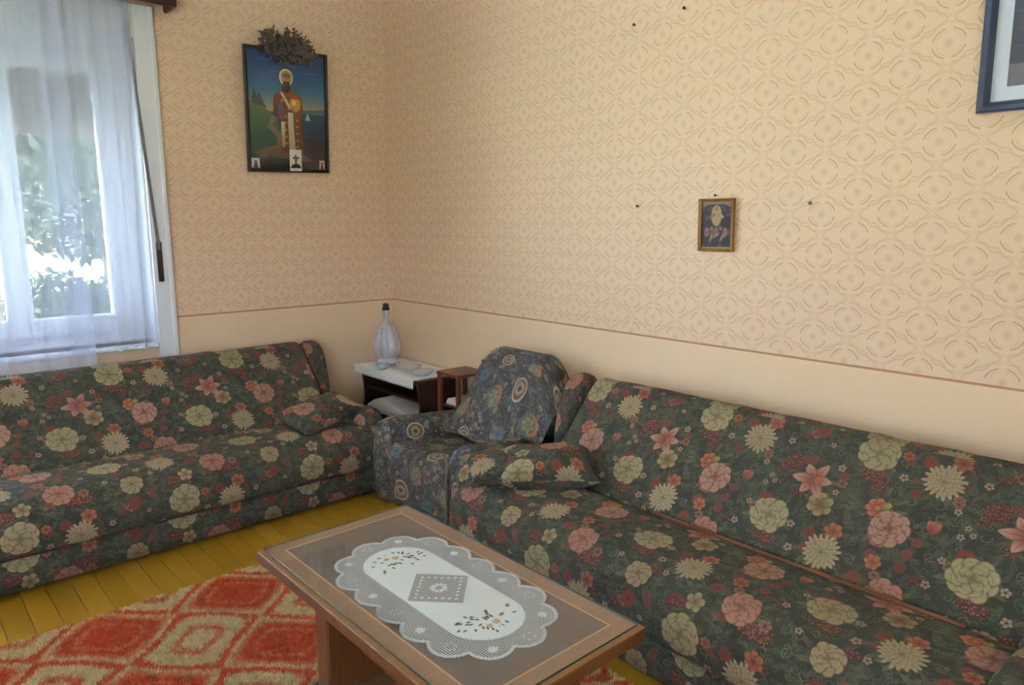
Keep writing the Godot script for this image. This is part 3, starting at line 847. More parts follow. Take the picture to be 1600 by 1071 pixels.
func leaf_mass(parent: Node, called: String, centres: Array, count: int, size: float, tones: Array, sd: int):
	var rr := RandomNumberGenerator.new(); rr.seed = sd
	var b := MB.new()
	b.q(Vector3(-0.5, 0, 0), Vector3(0, 0.22, 0.08), Vector3(0.55, 0, 0), Vector3(0, -0.22, 0.08))
	b.flush(false, false)
	var mm := MultiMesh.new()
	mm.transform_format = MultiMesh.TRANSFORM_3D
	mm.use_colors = true
	mm.mesh = b.mesh()
	mm.instance_count = count
	for i in count:
		var c = centres[rr.randi() % centres.size()]
		var d := Vector3(rr.randfn(), rr.randfn(), rr.randfn()).normalized() * pow(rr.randf(), 0.45)
		var bs := Basis.from_euler(Vector3(rr.randf() * TAU, rr.randf() * TAU, rr.randf() * TAU)).scaled(Vector3.ONE * size * rr.randf_range(0.7, 1.3))
		mm.set_instance_transform(i, Transform3D(bs, c[0] + d * c[1]))
		mm.set_instance_color(i, (tones[rr.randi() % tones.size()] as Color).darkened(rr.randf() * 0.25).srgb_to_linear())
	var o := MultiMeshInstance3D.new()
	o.multimesh = mm
	o.material_override = M.leaf
	o.name = called
	parent.add_child(o, true)
	o.set_meta("kind", "stuff")

func build_outdoors():
	struct("eaves", boxmesh(Vector3(-9, 2.95, -1.6), Vector3(3, 3.12, -WALL_THICK), 0.01), M.bark, "overhanging eaves outside above the windows", "eaves")
	struct("veranda_roof", boxmesh(Vector3(-9, 2.8, -2.6), Vector3(-3.1, 2.94, -WALL_THICK), 0.01), M.ceiling, "veranda roof outside over the terrace door", "veranda roof")
	struct("rear_eaves", boxmesh(Vector3(-9, 2.85, ROOM_D + 0.3), Vector3(1, 3.0, ROOM_D + 2.2), 0.01), M.ceiling, "eaves outside the wall behind the camera", "eaves")
	struct("courtyard", boxmesh(Vector3(-16, -0.55, ROOM_D + 0.4), Vector3(4, -0.48, 18), 0.01), M.paving, "pale paved courtyard behind the house", "courtyard")
	struct("terrace", boxmesh(Vector3(-14, -0.55, -11.0), Vector3(-3.4, -0.48, -WALL_THICK - 0.02), 0.01), M.paving, "pale paved terrace outside", "terrace")
	var g := struct("ground", boxmesh(Vector3(-30, -0.7, -40), Vector3(30, -0.5, 24), 0.001), M.grass, "sunlit lawn outside the window", "lawn")
	var spec := [
		[Vector3(-1.95, -0.5, -4.6), 0.09, [[Vector3(0, 2.75, 0), Vector3(1.0, 0.9, 0.9)], [Vector3(-0.6, 3.4, 0), Vector3(1.2, 1.1, 1)], [Vector3(0.5, 3.7, 0), Vector3(1.1, 1.2, 1)]], "leafy tree with a slim trunk outside, seen through the net curtain"],
		[Vector3(-0.3, -0.5, -6.2), 0.12, [[Vector3(0, 3.3, 0), Vector3(1.3, 1.5, 1.0)], [Vector3(0.6, 4.2, 0), Vector3(1.5, 1.3, 1)], [Vector3(-0.8, 4.0, 0), Vector3(1.2, 1.3, 1)]], "taller tree further off to the right outside the window"],
		[Vector3(-3.2, -0.5, -6.6), 0.12, [[Vector3(0, 3.3, 0), Vector3(1.5, 1.5, 1.0)], [Vector3(0, 4.0, 0), Vector3(1.7, 1.3, 1)]], "tree outside the window to the left of the slim trunk"],
		[Vector3(0.6, -0.5, -10.5), 0.2, [[Vector3(0, 3.4, 0), Vector3(2.6, 2.1, 1.3)], [Vector3(0, 7.0, 0), Vector3(2.4, 3.4, 1.3)]], "tall dense tree at the back of the garden, right of the slim trunk"],
		[Vector3(-3.2, -0.5, -10.8), 0.2, [[Vector3(0, 3.4, 0), Vector3(2.7, 2.1, 1.3)], [Vector3(0, 7.0, 0), Vector3(2.5, 3.6, 1.3)]], "tall dense tree at the back of the garden, left of the slim trunk"],
		[Vector3(-4.6, -0.5, -9.0), 0.22, [[Vector3(-0.4, 6.6, 4.2), Vector3(2.2, 1.2, 2.6)], [Vector3(-0.2, 6.8, 1.0), Vector3(2.6, 1.4, 2.6)], [Vector3(1.6, 7.0, 2.6), Vector3(2.2, 1.2, 2.6)], [Vector3(2.8, 7.4, 4.6), Vector3(2.2, 1.2, 2.4)], [Vector3(3.4, 7.2, 1.0), Vector3(2.4, 1.2, 2.4)]], "tall old tree shading the garden in front of the window"]]
	for q in [[Vector3(-1.15, -0.5, -6.0), 0.62, 0.75, "round leafy shrub on the lawn before the slim trunk"], [Vector3(-0.1, -0.5, -8.2), 0.8, 0.6, "low shrub further off on the lawn"], [Vector3(-2.6, -0.5, -8.6), 0.9, 0.55, "low shrub to the left at the back of the lawn"]]:
		var sh := thing("garden_shrub", q[3], "shrub", q[0])
		leaf_mass(sh, "foliage", [[Vector3(0, q[2], 0), Vector3(q[1], q[2], q[1])]], 4500, 0.11, [Color8(60, 70, 56), Color8(86, 92, 62), Color8(48, 58, 48)], 71)
		var sb := MB.new()
		sb.tube([Vector3(0, 0, 0), Vector3(0.02, q[2], 0)], [0.03, 0.012], 7)
		part("stem", sb.mesh(), M.bark, sh)
	var i := 0
	for s in spec:
		var t := thing("garden_tree", s[3], "tree", s[0])
		var b := MB.new()
		b.tube([Vector3(0, 0, 0), Vector3(0.03, 1.2, 0), Vector3(-0.02, 2.4, 0.03), Vector3(0, 3.8 if i < 3 else 6.6, 0)], [s[1] * 1.3, s[1], s[1] * 0.8, s[1] * 0.3], 9)
		part("trunk", b.mesh(), M.bark, t)
		leaf_mass(t, "foliage", s[2], 9000 if i < 3 else 26000, 0.13 if i < 3 else 0.26, [Color8(60, 70, 56), Color8(78, 86, 66), Color8(48, 58, 48)], 50 + i)
		i += 1

# ------------------------------------------------------------------ upholstery
func smooth_closed(pts: Array, step: float) -> PackedVector2Array:
	var out := PackedVector2Array()
	var n := pts.size()
	for i in n:
		var p0: Vector2 = pts[(i + n - 1) % n]; var p1: Vector2 = pts[i]; var p2: Vector2 = pts[(i + 1) % n]; var p3: Vector2 = pts[(i + 2) % n]
		var m := maxi(1, int(p1.distance_to(p2) / step))
		for k in m: out.append(p1.cubic_interpolate(p2, p0, p3, float(k) / m))
	return out

# a cushion whose section (z, y) runs along x from x0 to x1, its ends rounded by r; lumps makes the surface uneven
func cushion(b: MB, sec: PackedVector2Array, x0: float, x1: float, r: float, u0: float, v0: float, lumps := 0.004, tile := FABRIC):
	var n := sec.size()
	var nor := PackedVector2Array()
	for j in n:
		var d := (sec[(j + 1) % n] - sec[(j + n - 1) % n]).normalized()
		nor.append(Vector2(d.y, -d.x))
	var area := 0.0
	for j in n: area += sec[j].cross(sec[(j + 1) % n])
	if area < 0:
		for j in n: nor[j] = -nor[j]
	var arc := PackedFloat32Array([0.0])
	for j in n: arc.append(arc[j] + sec[j].distance_to(sec[(j + 1) % n]))
	var stations := []
	for k in 6: stations.append([x0 + r * (1.0 - cos(PI * 0.5 * k / 5.0)), r * (1.0 - sin(PI * 0.5 * k / 5.0))])
	var m := maxi(1, int((x1 - x0 - 2 * r) / 0.06))
	for k in range(1, m): stations.append([x0 + r + (x1 - x0 - 2 * r) * k / m, 0.0])
	for k in range(5, -1, -1): stations.append([x1 - r * (1.0 - cos(PI * 0.5 * k / 5.0)), r * (1.0 - sin(PI * 0.5 * k / 5.0))])
	noise.seed = 31; noise.frequency = 1.0
	var rings := []; var uvs := []
	for s in stations:
		var ring := PackedVector3Array(); var uv := PackedVector2Array()
		for j in n:
			var q: Vector2 = sec[j] - nor[j] * s[1]
			var w := lumps * (noise.get_noise_3d(s[0] * 6.0, q.x * 7.0, q.y * 7.0) + 0.5 * noise.get_noise_3d(s[0] * 17.0, q.x * 19.0, q.y * 19.0))
			q += nor[j] * w
			ring.append(Vector3(s[0], q.y, q.x))
		for j in n + 1:
			uv.append(Vector2((s[0] - signf(s[0] - (x0 + x1) * 0.5) * -s[1] * 0.6 - u0) / tile, (arc[j] + v0) / tile))
		rings.append(ring); uvs.append(uv)
	b.loft(rings, uvs)

func pillow(b: MB, w: float, d: float, h: float, u0: float, v0: float, sag := 0.0):
	# two sheets sewn together at the edge, fullest in the middle, corners drawn out
	var N := 22
	for side in [1.0, -1.0]:
		var G := []
		for i in N + 1:
			var row := []
			for j in N + 1:
				var a := -1.0 + 2.0 * i / N; var c := -1.0 + 2.0 * j / N
				var pinch := 1.0 - 0.10 * (1.0 - a * a) * absf(c) * absf(c) - 0.0
				var x := a * w * 0.5 * (1.0 - 0.10 * (1.0 - c * c) * a * a)
				var z := c * d * 0.5 * (1.0 - 0.10 * (1.0 - a * a) * c * c)
				var t := 1.08 * pow(maxf(0.0, 1.0 - pow(absf(a), 2.6)), 0.5) * pow(maxf(0.0, 1.0 - pow(absf(c), 2.6)), 0.5)
				var y: float = side * h * 0.5 * t * (1.0 + 0.12 * sin(a * 3.1 + c * 2.0))
				row.append([Vector3(x, y + sag * a * a, z), Vector2((x + u0) / FABRIC, (z * side + v0) / FABRIC)])
			# the print follows the bulge, so that it is not drawn out on the steep sides
			var arc := PackedFloat32Array([0.0])
			for j in N: arc.append(arc[j] + (row[j][0] as Vector3).distance_to(row[j + 1][0]))
			for j in N + 1: row[j][1].y = ((arc[j] - arc[N / 2]) * side + v0) / FABRIC
			G.append(row)
		for i in N:
			for j in N:
				var p = G[i][j]; var q = G[i + 1][j]; var r = G[i + 1][j + 1]; var s = G[i][j + 1]
				if side > 0: b.q(p[0], s[0], r[0], q[0], p[1], s[1], r[1], q[1])
				else: b.q(p[0], q[0], r[0], s[0], p[1], q[1], r[1], s[1])
	b.flush(true)

func sofa(label: String, at: Vector3, turn: float, L: float, u_back: float, v_back: float, u_seat: float, v_seat: float) -> Node3D:
	var t := thing("sofa", label, "sofa", at, turn, "floral sofas along the walls")
	var b := MB.new()
	# seat: a thick mattress with a rounded front
	var seat := smooth_closed([Vector2(0.52, 0.36), Vector2(0.56, 0.415), Vector2(0.70, 0.43), Vector2(0.85, 0.425), Vector2(0.93, 0.40), Vector2(0.985, 0.34), Vector2(1.0, 0.27), Vector2(0.99, 0.20), Vector2(0.96, 0.175), Vector2(0.75, 0.18), Vector2(0.52, 0.19)], 0.025)
	cushion(b, seat, 0.05, L - 0.05, 0.05, u_seat, v_seat, 0.006)
	part("seat", b.mesh(), M.floral, t)
	b = MB.new()
	var back := smooth_closed([Vector2(0.175, 0.795), Vector2(0.21, 0.765), Vector2(0.37, 0.59), Vector2(0.53, 0.42), Vector2(0.56, 0.37), Vector2(0.52, 0.33), Vector2(0.42, 0.38), Vector2(0.22, 0.56), Vector2(0.08, 0.72), Vector2(0.085, 0.775), Vector2(0.12, 0.803)], 0.03)
	cushion(b, back, 0.19, L - 0.15, 0.028, u_back, v_back, 0.005)
	part("backrest", b.mesh(), M.floral, t)
	b = MB.new()
	var base := smooth_closed([Vector2(0.945, 0.03), Vector2(0.945, 0.12), Vector2(0.935, 0.19), Vector2(0.5, 0.20), Vector2(0.06, 0.19), Vector2(0.05, 0.12), Vector2(0.06, 0.03), Vector2(0.5, 0.03)], 0.05)
	cushion(b, base, 0.03, L - 0.03, 0.015, u_seat, v_seat + 0.45, 0.002)
	part("base", b.mesh(), M.floral, t)
	for s in [0, 1]:
		# arm: a low padded roll in front, a tall rounded wing behind
		b = MB.new()
		var x0 := 0.0 if s == 0 else L - 0.18
		var roll := smooth_closed([Vector2(0.30, 0.30), Vector2(0.30, 0.42), Vector2(0.40, 0.445), Vector2(0.62, 0.475), Vector2(0.82, 0.495), Vector2(0.90, 0.47), Vector2(0.925, 0.40), Vector2(0.91, 0.30), Vector2(0.90, 0.20), Vector2(0.6, 0.2), Vector2(0.3, 0.2)], 0.03)
		cushion(b, roll, x0, x0 + 0.18, 0.07, u_seat + 0.2, v_seat + 0.1, 0.004)
		var arm := part("armrest", b.mesh(), M.floral, t)
		b = MB.new()
		var wing := smooth_closed([Vector2(0.31, 0.40), Vector2(0.30, 0.55), Vector2(0.27, 0.68), Vector2(0.22, 0.765), Vector2(0.15, 0.80), Vector2(0.08, 0.785), Vector2(0.05, 0.70), Vector2(0.05, 0.4), Vector2(0.06, 0.2), Vector2(0.2, 0.2), Vector2(0.3, 0.25)], 0.03)
		var wx := 0.02 if s == 0 else L - 0.14
		cushion(b, wing, wx, wx + 0.12, 0.045, u_back + 0.3, v_back + 0.13, 0.004)
		part("wing", b.mesh(), M.floral, arm)
	# low blocks that carry the box
	for p in [[0.12, 0.16], [L - 0.12, 0.16], [0.12, 0.86], [L - 0.12, 0.86]]:
		part("foot", boxmesh(Vector3(p[0] - 0.04, 0, p[1] - 0.04), Vector3(p[0] + 0.04, 0.04, p[1] + 0.04), 0.004), M.dark, t)
	return t

func build_sofas():
	sofa("dark green floral sofa under the window along the left wall", Vector3(-2.95, 0, 0.1), 0.0, 2.25, 0.0, 0.0, 0.1, 0.1)
	var rs := sofa("dark green floral sofa along the long right wall beside the coffee table", Vector3(-0.08, 0, 2.03), -PI / 2, 2.25, 0.562, 0.0, 0.3, 0.1)
	var wr := part("wooden_rail", boxmesh(Vector3(0.85, 0.385, 0.553), Vector3(1.95, 0.4275, 0.572), 0.005), M.oakside, rs)
	wr.set_meta("label", "strip of brown wood showing between seat and back")
	var b := MB.new()
	pillow(b, 0.44, 0.30, 0.13, 0.55, 0.34)
	var o := solo("throw_pillow", b.mesh(), M.floral, "floral cushion lying at the right end of the sofa under the window", "cushion", Vector3(-1.02, 0.485, 0.84))
	o.rotation = Vector3(0.22, 0.22, 0.13)
	b = MB.new()
	pillow(b, 0.44, 0.29, 0.18, 0.47, 0.56)
	o = solo("throw_pillow", b.mesh(), M.floral, "plump floral cushion on the seat of the right sofa by its left arm", "cushion", Vector3(-0.72, 0.492, 2.36))
	o.rotation = Vector3(0.12, -0.72, 0.0)
	b = MB.new()
	pillow(b, 0.36, 0.30, 0.11, 0.4, 0.4)
	o = solo("throw_pillow", b.mesh(), M.floral, "flatter floral cushion tucked behind the plump one against the left arm of the right sofa", "cushion", Vector3(-0.83, 0.485, 2.205))
	o.rotation = Vector3(0.05, -0.5, 0.04)

# ------------------------------------------------------------------ armchair with its throw
func build_armchair():
	# own axes: x to the right seen from the front, z towards the front; turned so that it faces the table
	var t := thing("armchair", "low armchair between the two sofas, hidden under a patterned throw", "armchair", Vector3(-0.04, 0, 1.12), -PI / 2)
	var W := 0.85
	var b := MB.new()
	cushion(b, smooth_closed([Vector2(0.30, 0.10), Vector2(0.30, 0.29), Vector2(0.55, 0.315), Vector2(0.74, 0.33), Vector2(0.77, 0.29), Vector2(0.77, 0.12)], 0.04), 0.12, W - 0.12, 0.03, 0.0, 0.0)
	part("seat", b.mesh(), M.floral, t)
	for x in [0.0, W - 0.15]:
		b = MB.new()
		cushion(b, smooth_closed([Vector2(0.10, 0.06), Vector2(0.10, 0.40), Vector2(0.3, 0.43), Vector2(0.68, 0.475), Vector2(0.755, 0.44), Vector2(0.765, 0.06)], 0.04), x, x + 0.15, 0.05, 0.1, 0.2)
		part("armrest", b.mesh(), M.floral, t)
	b = MB.new()
	cushion(b, smooth_closed([Vector2(0.38, 0.30), Vector2(0.30, 0.55), Vector2(0.21, 0.78), Vector2(0.15, 0.83), Vector2(0.08, 0.80), Vector2(0.07, 0.5), Vector2(0.10, 0.10), Vector2(0.32, 0.10)], 0.04), 0.19, W - 0.03, 0.11, 0.3, 0.3)
	part("backrest", b.mesh(), M.floral, t)
	for p in [[0.08, 0.12], [W - 0.08, 0.12], [0.08, 0.70], [W - 0.08, 0.70]]:
		part("leg", boxmesh(Vector3(p[0] - 0.025, 0, p[1] - 0.025), Vector3(p[0] + 0.025, 0.10, p[1] + 0.025), 0.004), M.dark, t)

	var th := thing("throw_blanket", "slate blue throw with medallions draped over the armchair, fringed at its edge", "blanket", Vector3(-0.04, 0, 1.12), -PI / 2)
	noise.seed = 8; noise.frequency = 1.0
	# lower cloth: over both arms and the seat, hanging in front. The cross line runs along x, pushed from back to front
	var cross := [Vector2(-0.022, 0.10), Vector2(-0.024, 0.25), Vector2(-0.018, 0.40), Vector2(0.015, 0.475), Vector2(0.075, 0.492), Vector2(0.14, 0.475), Vector2(0.168, 0.42), Vector2(0.175, 0.375), Vector2(0.30, 0.372), Vector2(0.45, 0.376), Vector2(0.60, 0.372), Vector2(0.675, 0.375), Vector2(0.682, 0.42), Vector2(0.71, 0.475), Vector2(0.775, 0.495), Vector2(0.835, 0.475), Vector2(0.868, 0.40), Vector2(0.875, 0.25), Vector2(0.872, 0.10)]
	var line := PackedVector2Array()
	for i in cross.size() - 1:
		var p0: Vector2 = cross[maxi(0, i - 1)]; var p3: Vector2 = cross[mini(cross.size() - 1, i + 2)]
		for k in 6: line.append((cross[i] as Vector2).cubic_interpolate(cross[i + 1], p0, p3, k / 6.0))
	line.append(cross[-1])
	var arc := PackedFloat32Array([0.0])
	for i in line.size() - 1: arc.append(arc[i] + line[i].distance_to(line[i + 1]))
	var rows := []; var uvr := []
	var M1 := 16; var M2 := 18
	for r in M1 + M2 + 1:
		var ring := PackedVector3Array(); var uv := PackedVector2Array()
		for i in line.size():
			var q := line[i]
			var onseat := q.x > 0.17 and q.x < 0.68
			var p: Vector3
			var vv: float
			var front := 0.80 if onseat else 0.79
			if r <= M1:
				var f := float(r) / M1
				var z := lerpf(0.18, front, f)
				var low := -0.055 * (1.0 - f) if q.y > 0.36 else 0.0
				p = Vector3(q.x, q.y + low, z)
				# rounds off towards the front edge
				if f > 0.9: p.y -= 0.018 * pow((f - 0.9) / 0.1, 2)
				p += Vector3(0.004, 0.006, 0) * noise.get_noise_3d(q.x * 14, z * 12, 3.0)
				vv = z
			else:
				var f := float(r - M1) / M2
				var top := q.y - 0.018
				var bot := 0.055 + 0.02 * noise.get_noise_1d(q.x * 6.0)
				var y := lerpf(top, minf(bot, top), f)
				var fold := 0.012 + 0.03 * f
				var dz := fold * sin(q.x * 34.0 + 3.0 * noise.get_noise_2d(q.x * 5.0, f)) * f + 0.01 * noise.get_noise_3d(q.x * 9, y * 8, 1.0)
				p = Vector3(lerpf(q.x, 0.425 + (q.x - 0.425) * 0.97, f), y, front + 0.012 + 0.012 * sqrt(f) + dz * 0.6)
				vv = front + (top - y)
			ring.append(p)
			uv.append(Vector2(arc[i] / 0.55 + 0.1, vv / 0.55))
		rows.append(ring); uvr.append(uv)
	b = MB.new()
	b.loft(rows, uvr, false, false)
	part("seat_drape", b.mesh(), M.throw, th)
	# upper cloth: over the backrest, rounded shoulders, some folds
	b = MB.new()
	rows = []; uvr = []
	var prof := [Vector2(0.42, 0.375), Vector2(0.40, 0.42), Vector2(0.34, 0.57), Vector2(0.27, 0.72), Vector2(0.235, 0.80), Vector2(0.19, 0.845), Vector2(0.13, 0.855), Vector2(0.07, 0.83), Vector2(0.05, 0.75), Vector2(0.045, 0.6), Vector2(0.05, 0.45)]
	for i in 45:
		var f := i / 44.0
		var x := 0.165 + (W + 0.03 - 0.165) * f
		var ring := PackedVector3Array(); var uv := PackedVector2Array()
		var e := minf(f, 1.0 - f)
		var shoulder := 0.0 if e > 0.28 else 0.30 * pow((0.28 - e) / 0.28, 2.2)
		var run := 0.0
		for k in (prof.size() - 1) * 4 + 1:
			var s := mini(k / 4, prof.size() - 2)
			var g := k / 4.0 - s
			var q: Vector2 = (prof[s] as Vector2).cubic_interpolate(prof[s + 1], prof[maxi(0, s - 1)], prof[mini(prof.size() - 1, s + 2)], g)
			var h := clampf((q.y - 0.40) / 0.45, 0, 1)
			var y := q.y - shoulder * h * 0.9
			var fold := 0.012 * sin(x * 30 + y * 22.0) * clampf((f - 0.55) * 3.0, 0, 1) + 0.012 * noise.get_noise_3d(x * 8, y * 8, 6.0)
			ring.append(Vector3(x, y + fold * 0.4, q.x + 0.012 + fold + (0.04 * shoulder if k < 20 else 0.0)))
			uv.append(Vector2(x / 0.55 + 0.25, (k * 0.032) / 0.55 + 0.2))
		rows.append(ring); uvr.append(uv)
	b.loft(rows, uvr, false, false)
	part("back_drape", b.mesh(), M.throw, th)
	# fringe along the edge over the right arm
	b = MB.new()
	for k in 110:
		var f := k / 109.0
		var x := 0.855 + rng.randf_range(-0.006, 0.006)
		var p := Vector3(x, 0.47 - 0.05 * (1.0 - f), lerpf(0.22, 0.80, f))
		var l := rng.randf_range(0.035, 0.055)
		b.tube([p, p + Vector3(0.018, -l * 0.3, rng.randf_range(-0.006, 0.006)), p + Vector3(0.024, -l, rng.randf_range(-0.01, 0.01))], 0.0011, 4)
	for k in 60:
		var f := k / 59.0
		var p := Vector3(0.70 + rng.randf_range(-0.003, 0.003), lerpf(0.44, 0.08, f), 0.835 + 0.012 * f)
		var l := rng.randf_range(0.03, 0.045)
		b.tube([p, p + Vector3(l * 0.6, -l * 0.3, 0.012), p + Vector3(l * 0.8, -l, 0.01)], 0.0011, 4)
	var fr := part("fringe", b.mesh(), M.fringe, th)
	fr.set_meta("kind", "stuff")

# ------------------------------------------------------------------ rug
func rug_color(x: float, z: float, j: float) -> Color:
	var X := (x + 2.088) / 0.24; var Z := (z - 1.892) / 0.24
	X += 0.05 * sin(Z * PI); Z += 0.05 * sin(X * PI)
	var f := (cos(PI * X) + cos(PI * Z)) * 0.5
	var m := fposmod(X + Z + 1.0, 2.0) - 1.0; var n := fposmod(X - Z + 1.0, 2.0) - 1.0
	var d := 1.0 - maxf(absf(m), absf(n))      # 0 on the edge of a lozenge, 1 at its heart
	d = lerpf(d, absf(f), 0.35)
	var cream := Color8(226, 203, 150); var orange := Color8(204, 86, 44); var deep := Color8(180, 54, 26); var pink := Color8(212, 136, 96)
	d += j * 0.07
	if f > 0.0:
		if d < 0.17: return orange
		if d < 0.55: return cream
		if d < 0.74: return pink if j > -0.2 else orange
		return cream.lightened(0.1)
	if d < 0.16: return cream if j > -0.35 else pink
	if d < 0.24: return pink
	if d > 0.42 and d < 0.55: return orange if j > 0 else pink
	return orange if j > -0.3 else deep

func build_rug():
	var x0 := -2.98; var x1 := -1.08; var z0 := 1.458; var z1 := 4.2
	var o := Node3D.new()
	o.name = "rug"
	add_child(o)
	tag(o, "orange and cream shaggy rug with a lozenge trellis under the coffee table", "rug")
	part("backing", boxmesh(Vector3(x0, 0.0, z0), Vector3(x1, 0.008, z1), 0.003), mat(Color8(196, 140, 92), 0.95), o)
	var b := MB.new()
	for k in 4:
		var an := TAU * k / 4.0 + 0.4
		var d := Vector3(cos(an), 0, sin(an)); var s := Vector3(-d.z, 0, d.x) * 0.0018
		var r := d * 0.0015
		var m := d * 0.004 + Vector3(0, 0.011, 0); var e := d * 0.009 + Vector3(0, 0.018, 0)
		b.q(r - s, r + s, m + s, m - s); b.t(m - s, m + s, e)
	b.flush(false, false)
	var mesh := b.mesh()
	var step := 0.0072
	var nx := int((x1 - x0) / step); var nz := int((3.75 - z0) / step)
	var mm := MultiMesh.new()
	mm.transform_format = MultiMesh.TRANSFORM_3D
	mm.use_colors = true
	mm.mesh = mesh
	mm.instance_count = nx * nz
	noise.seed = 12; noise.frequency = 1.0
	var i := 0
	for a in nx:
		for c in nz:
			var x := x0 + (a + rng.randf()) * step; var z := z0 + (c + rng.randf()) * step
			var lean := Basis.from_euler(Vector3(rng.randf_range(-0.5, 0.5), rng.randf() * TAU, rng.randf_range(-0.5, 0.5)))
			mm.set_instance_transform(i, Transform3D(lean, Vector3(x, 0.007, z)))
			var col := rug_color(x, z, rng.randf_range(-1, 1))
			col = col.darkened(maxf(0.0, 0.16 * noise.get_noise_2d(x * 22, z * 22) + rng.randf() * 0.14))
			mm.set_instance_color(i, col.srgb_to_linear())
			i += 1
	var mi := MultiMeshInstance3D.new()
	mi.multimesh = mm
	mi.material_override = M.pile
	mi.name = "pile"
	o.add_child(mi, true)
	mi.set_meta("kind", "stuff")

# ------------------------------------------------------------------ coffee table
const T0 := Vector3(-2.05, 0, 2.42)
const T1 := Vector3(-1.495, 0, 3.49)
func build_table():
	var t := thing("coffee_table", "low wooden coffee table with a glass sheet over a lace doily", "table", Vector3(0, 0, 0))
	var y := 0.55
	var b := MB.new()
	# rails of the top mitred round a darker panel
	var iz0 := 2.472; var iz1 := 3.425; var ix0 := -1.982; var ix1 := -1.556
	var O := [Vector2(T0.x, T0.z), Vector2(T1.x, T0.z), Vector2(T1.x, T1.z), Vector2(T0.x, T1.z)]
	var I := [Vector2(ix0, iz0), Vector2(ix1, iz0), Vector2(ix1, iz1), Vector2(ix0, iz1)]
	for k in 4:
		b = MB.new()
		var m := (k + 1) % 4
		b.slab(PackedVector2Array([O[k], O[m], I[m], I[k]]), y - 0.034, y)
		part("top_rail", b.mesh(), M.oak, t)
		b = MB.new()
		var a: Vector2 = O[k]; var c: Vector2 = O[m]
		var lo := Vector3(minf(a.x, c.x), y - 0.036, minf(a.y, c.y)); var hi := Vector3(maxf(a.x, c.x), y - 0.002, maxf(a.y, c.y))
		var inn := 0.003
		if absf(a.x - c.x) > 0.1: lo.z -= inn; hi.z += 0.0 if k == 0 else inn
		else: lo.x -= inn; hi.x += inn
		if k == 0: hi.z = T0.z + 0.001
		if k == 2: lo.z = T1.z - 0.001
		if k == 1: lo.x = T1.x - 0.001
		if k == 3: hi.x = T0.x + 0.001
		b.box(lo, hi, 0.0015)
		part("edge_band", b.mesh(), M.oakside, t)
	part("top_panel", boxmesh(Vector3(ix0 + 0.0, y - 0.03, iz0), Vector3(ix1, y - 0.0004, iz1), 0.0003), M.oakdark, t)
	b = MB.new()
	var w := 0.0022
	b.box(Vector3(ix0 - w, y - 0.004, iz0 - w), Vector3(ix0 + w, y + 0.0006, iz1 + w), 0.0003)
	b.box(Vector3(ix1 - w, y - 0.004, iz0 - w), Vector3(ix1 + w, y + 0.0006, iz1 + w), 0.0003)
	b.box(Vector3(ix0 + w, y - 0.004, iz0 - w), Vector3(ix1 - w, y + 0.0006, iz0 + w), 0.0003)
	b.box(Vector3(ix0 + w, y - 0.004, iz1 - w), Vector3(ix1 - w, y + 0.0006, iz1 + w), 0.0003)
	part("inlay_line", b.mesh(), M.inlay, t)
	# two broad panel legs on sled feet, joined by a stretcher
	for z in [2.515, 3.325]:
		b = MB.new()
		b.box(Vector3(-1.90, 0.05, z), Vector3(-1.645, 0.516, z + 0.07), 0.006)
		b.box(Vector3(-1.915, 0.05, z - 0.006), Vector3(-1.885, 0.516, z + 0.076), 0.006)
		b.box(Vector3(-1.66, 0.05, z - 0.006), Vector3(-1.63, 0.516, z + 0.076), 0.006)
		part("leg", b.mesh(), M.oakside, t)
		b = MB.new()
		var fz: float = z - 0.02
		var prof := PackedVector2Array([Vector2(-1.985, 0.012), Vector2(-1.985, 0.04), Vector2(-1.965, 0.062), Vector2(-1.90, 0.075), Vector2(-1.645, 0.075), Vector2(-1.58, 0.062), Vector2(-1.56, 0.04), Vector2(-1.56, 0.012)])
		b.xf = Transform3D(Basis(Vector3.RIGHT, Vector3.BACK, Vector3.UP), Vector3(0, 0, 0))
		b.slab(prof, fz, fz + 0.11)
		part("foot", b.mesh(), M.oakdark, t)
	part("stretcher", boxmesh(Vector3(-1.79, 0.16, 2.58), Vector3(-1.755, 0.26, 3.33), 0.006), M.oakside, t)
	# the loose glass sheet
	var gt := part("glass_top", boxmesh(Vector3(T0.x + 0.013, y + 0.0034, T0.z + 0.013), Vector3(T1.x - 0.013, y + 0.0082, T1.z - 0.013), 0.001), M.glass_sheet, t)
	b = MB.new()
	var g := 0.0126
	b.box(Vector3(T0.x + g - 0.001, y + 0.003, T0.z + g), Vector3(T0.x + g, y + 0.008, T1.z - g), 0.0002)
	b.box(Vector3(T1.x - g, y + 0.003, T0.z + g), Vector3(T1.x - g + 0.001, y + 0.008, T1.z - g), 0.0002)
	b.box(Vector3(T0.x + g, y + 0.003, T0.z + g - 0.001), Vector3(T1.x - g, y + 0.008, T0.z + g), 0.0002)
	b.box(Vector3(T0.x + g, y + 0.003, T1.z - g), Vector3(T1.x - g, y + 0.008, T1.z - g + 0.001), 0.0002)
	part("glass_edge", b.mesh(), M.glass_edge, gt)
	build_doily(Vector3(-1.768, 0.5506, 2.985))

func in_stadium(p: Vector2, a: float, r: float) -> float:
	# signed distance, negative inside; the long axis is y
	return Vector2(p.x, maxf(0.0, absf(p.y) - a)).length() - r

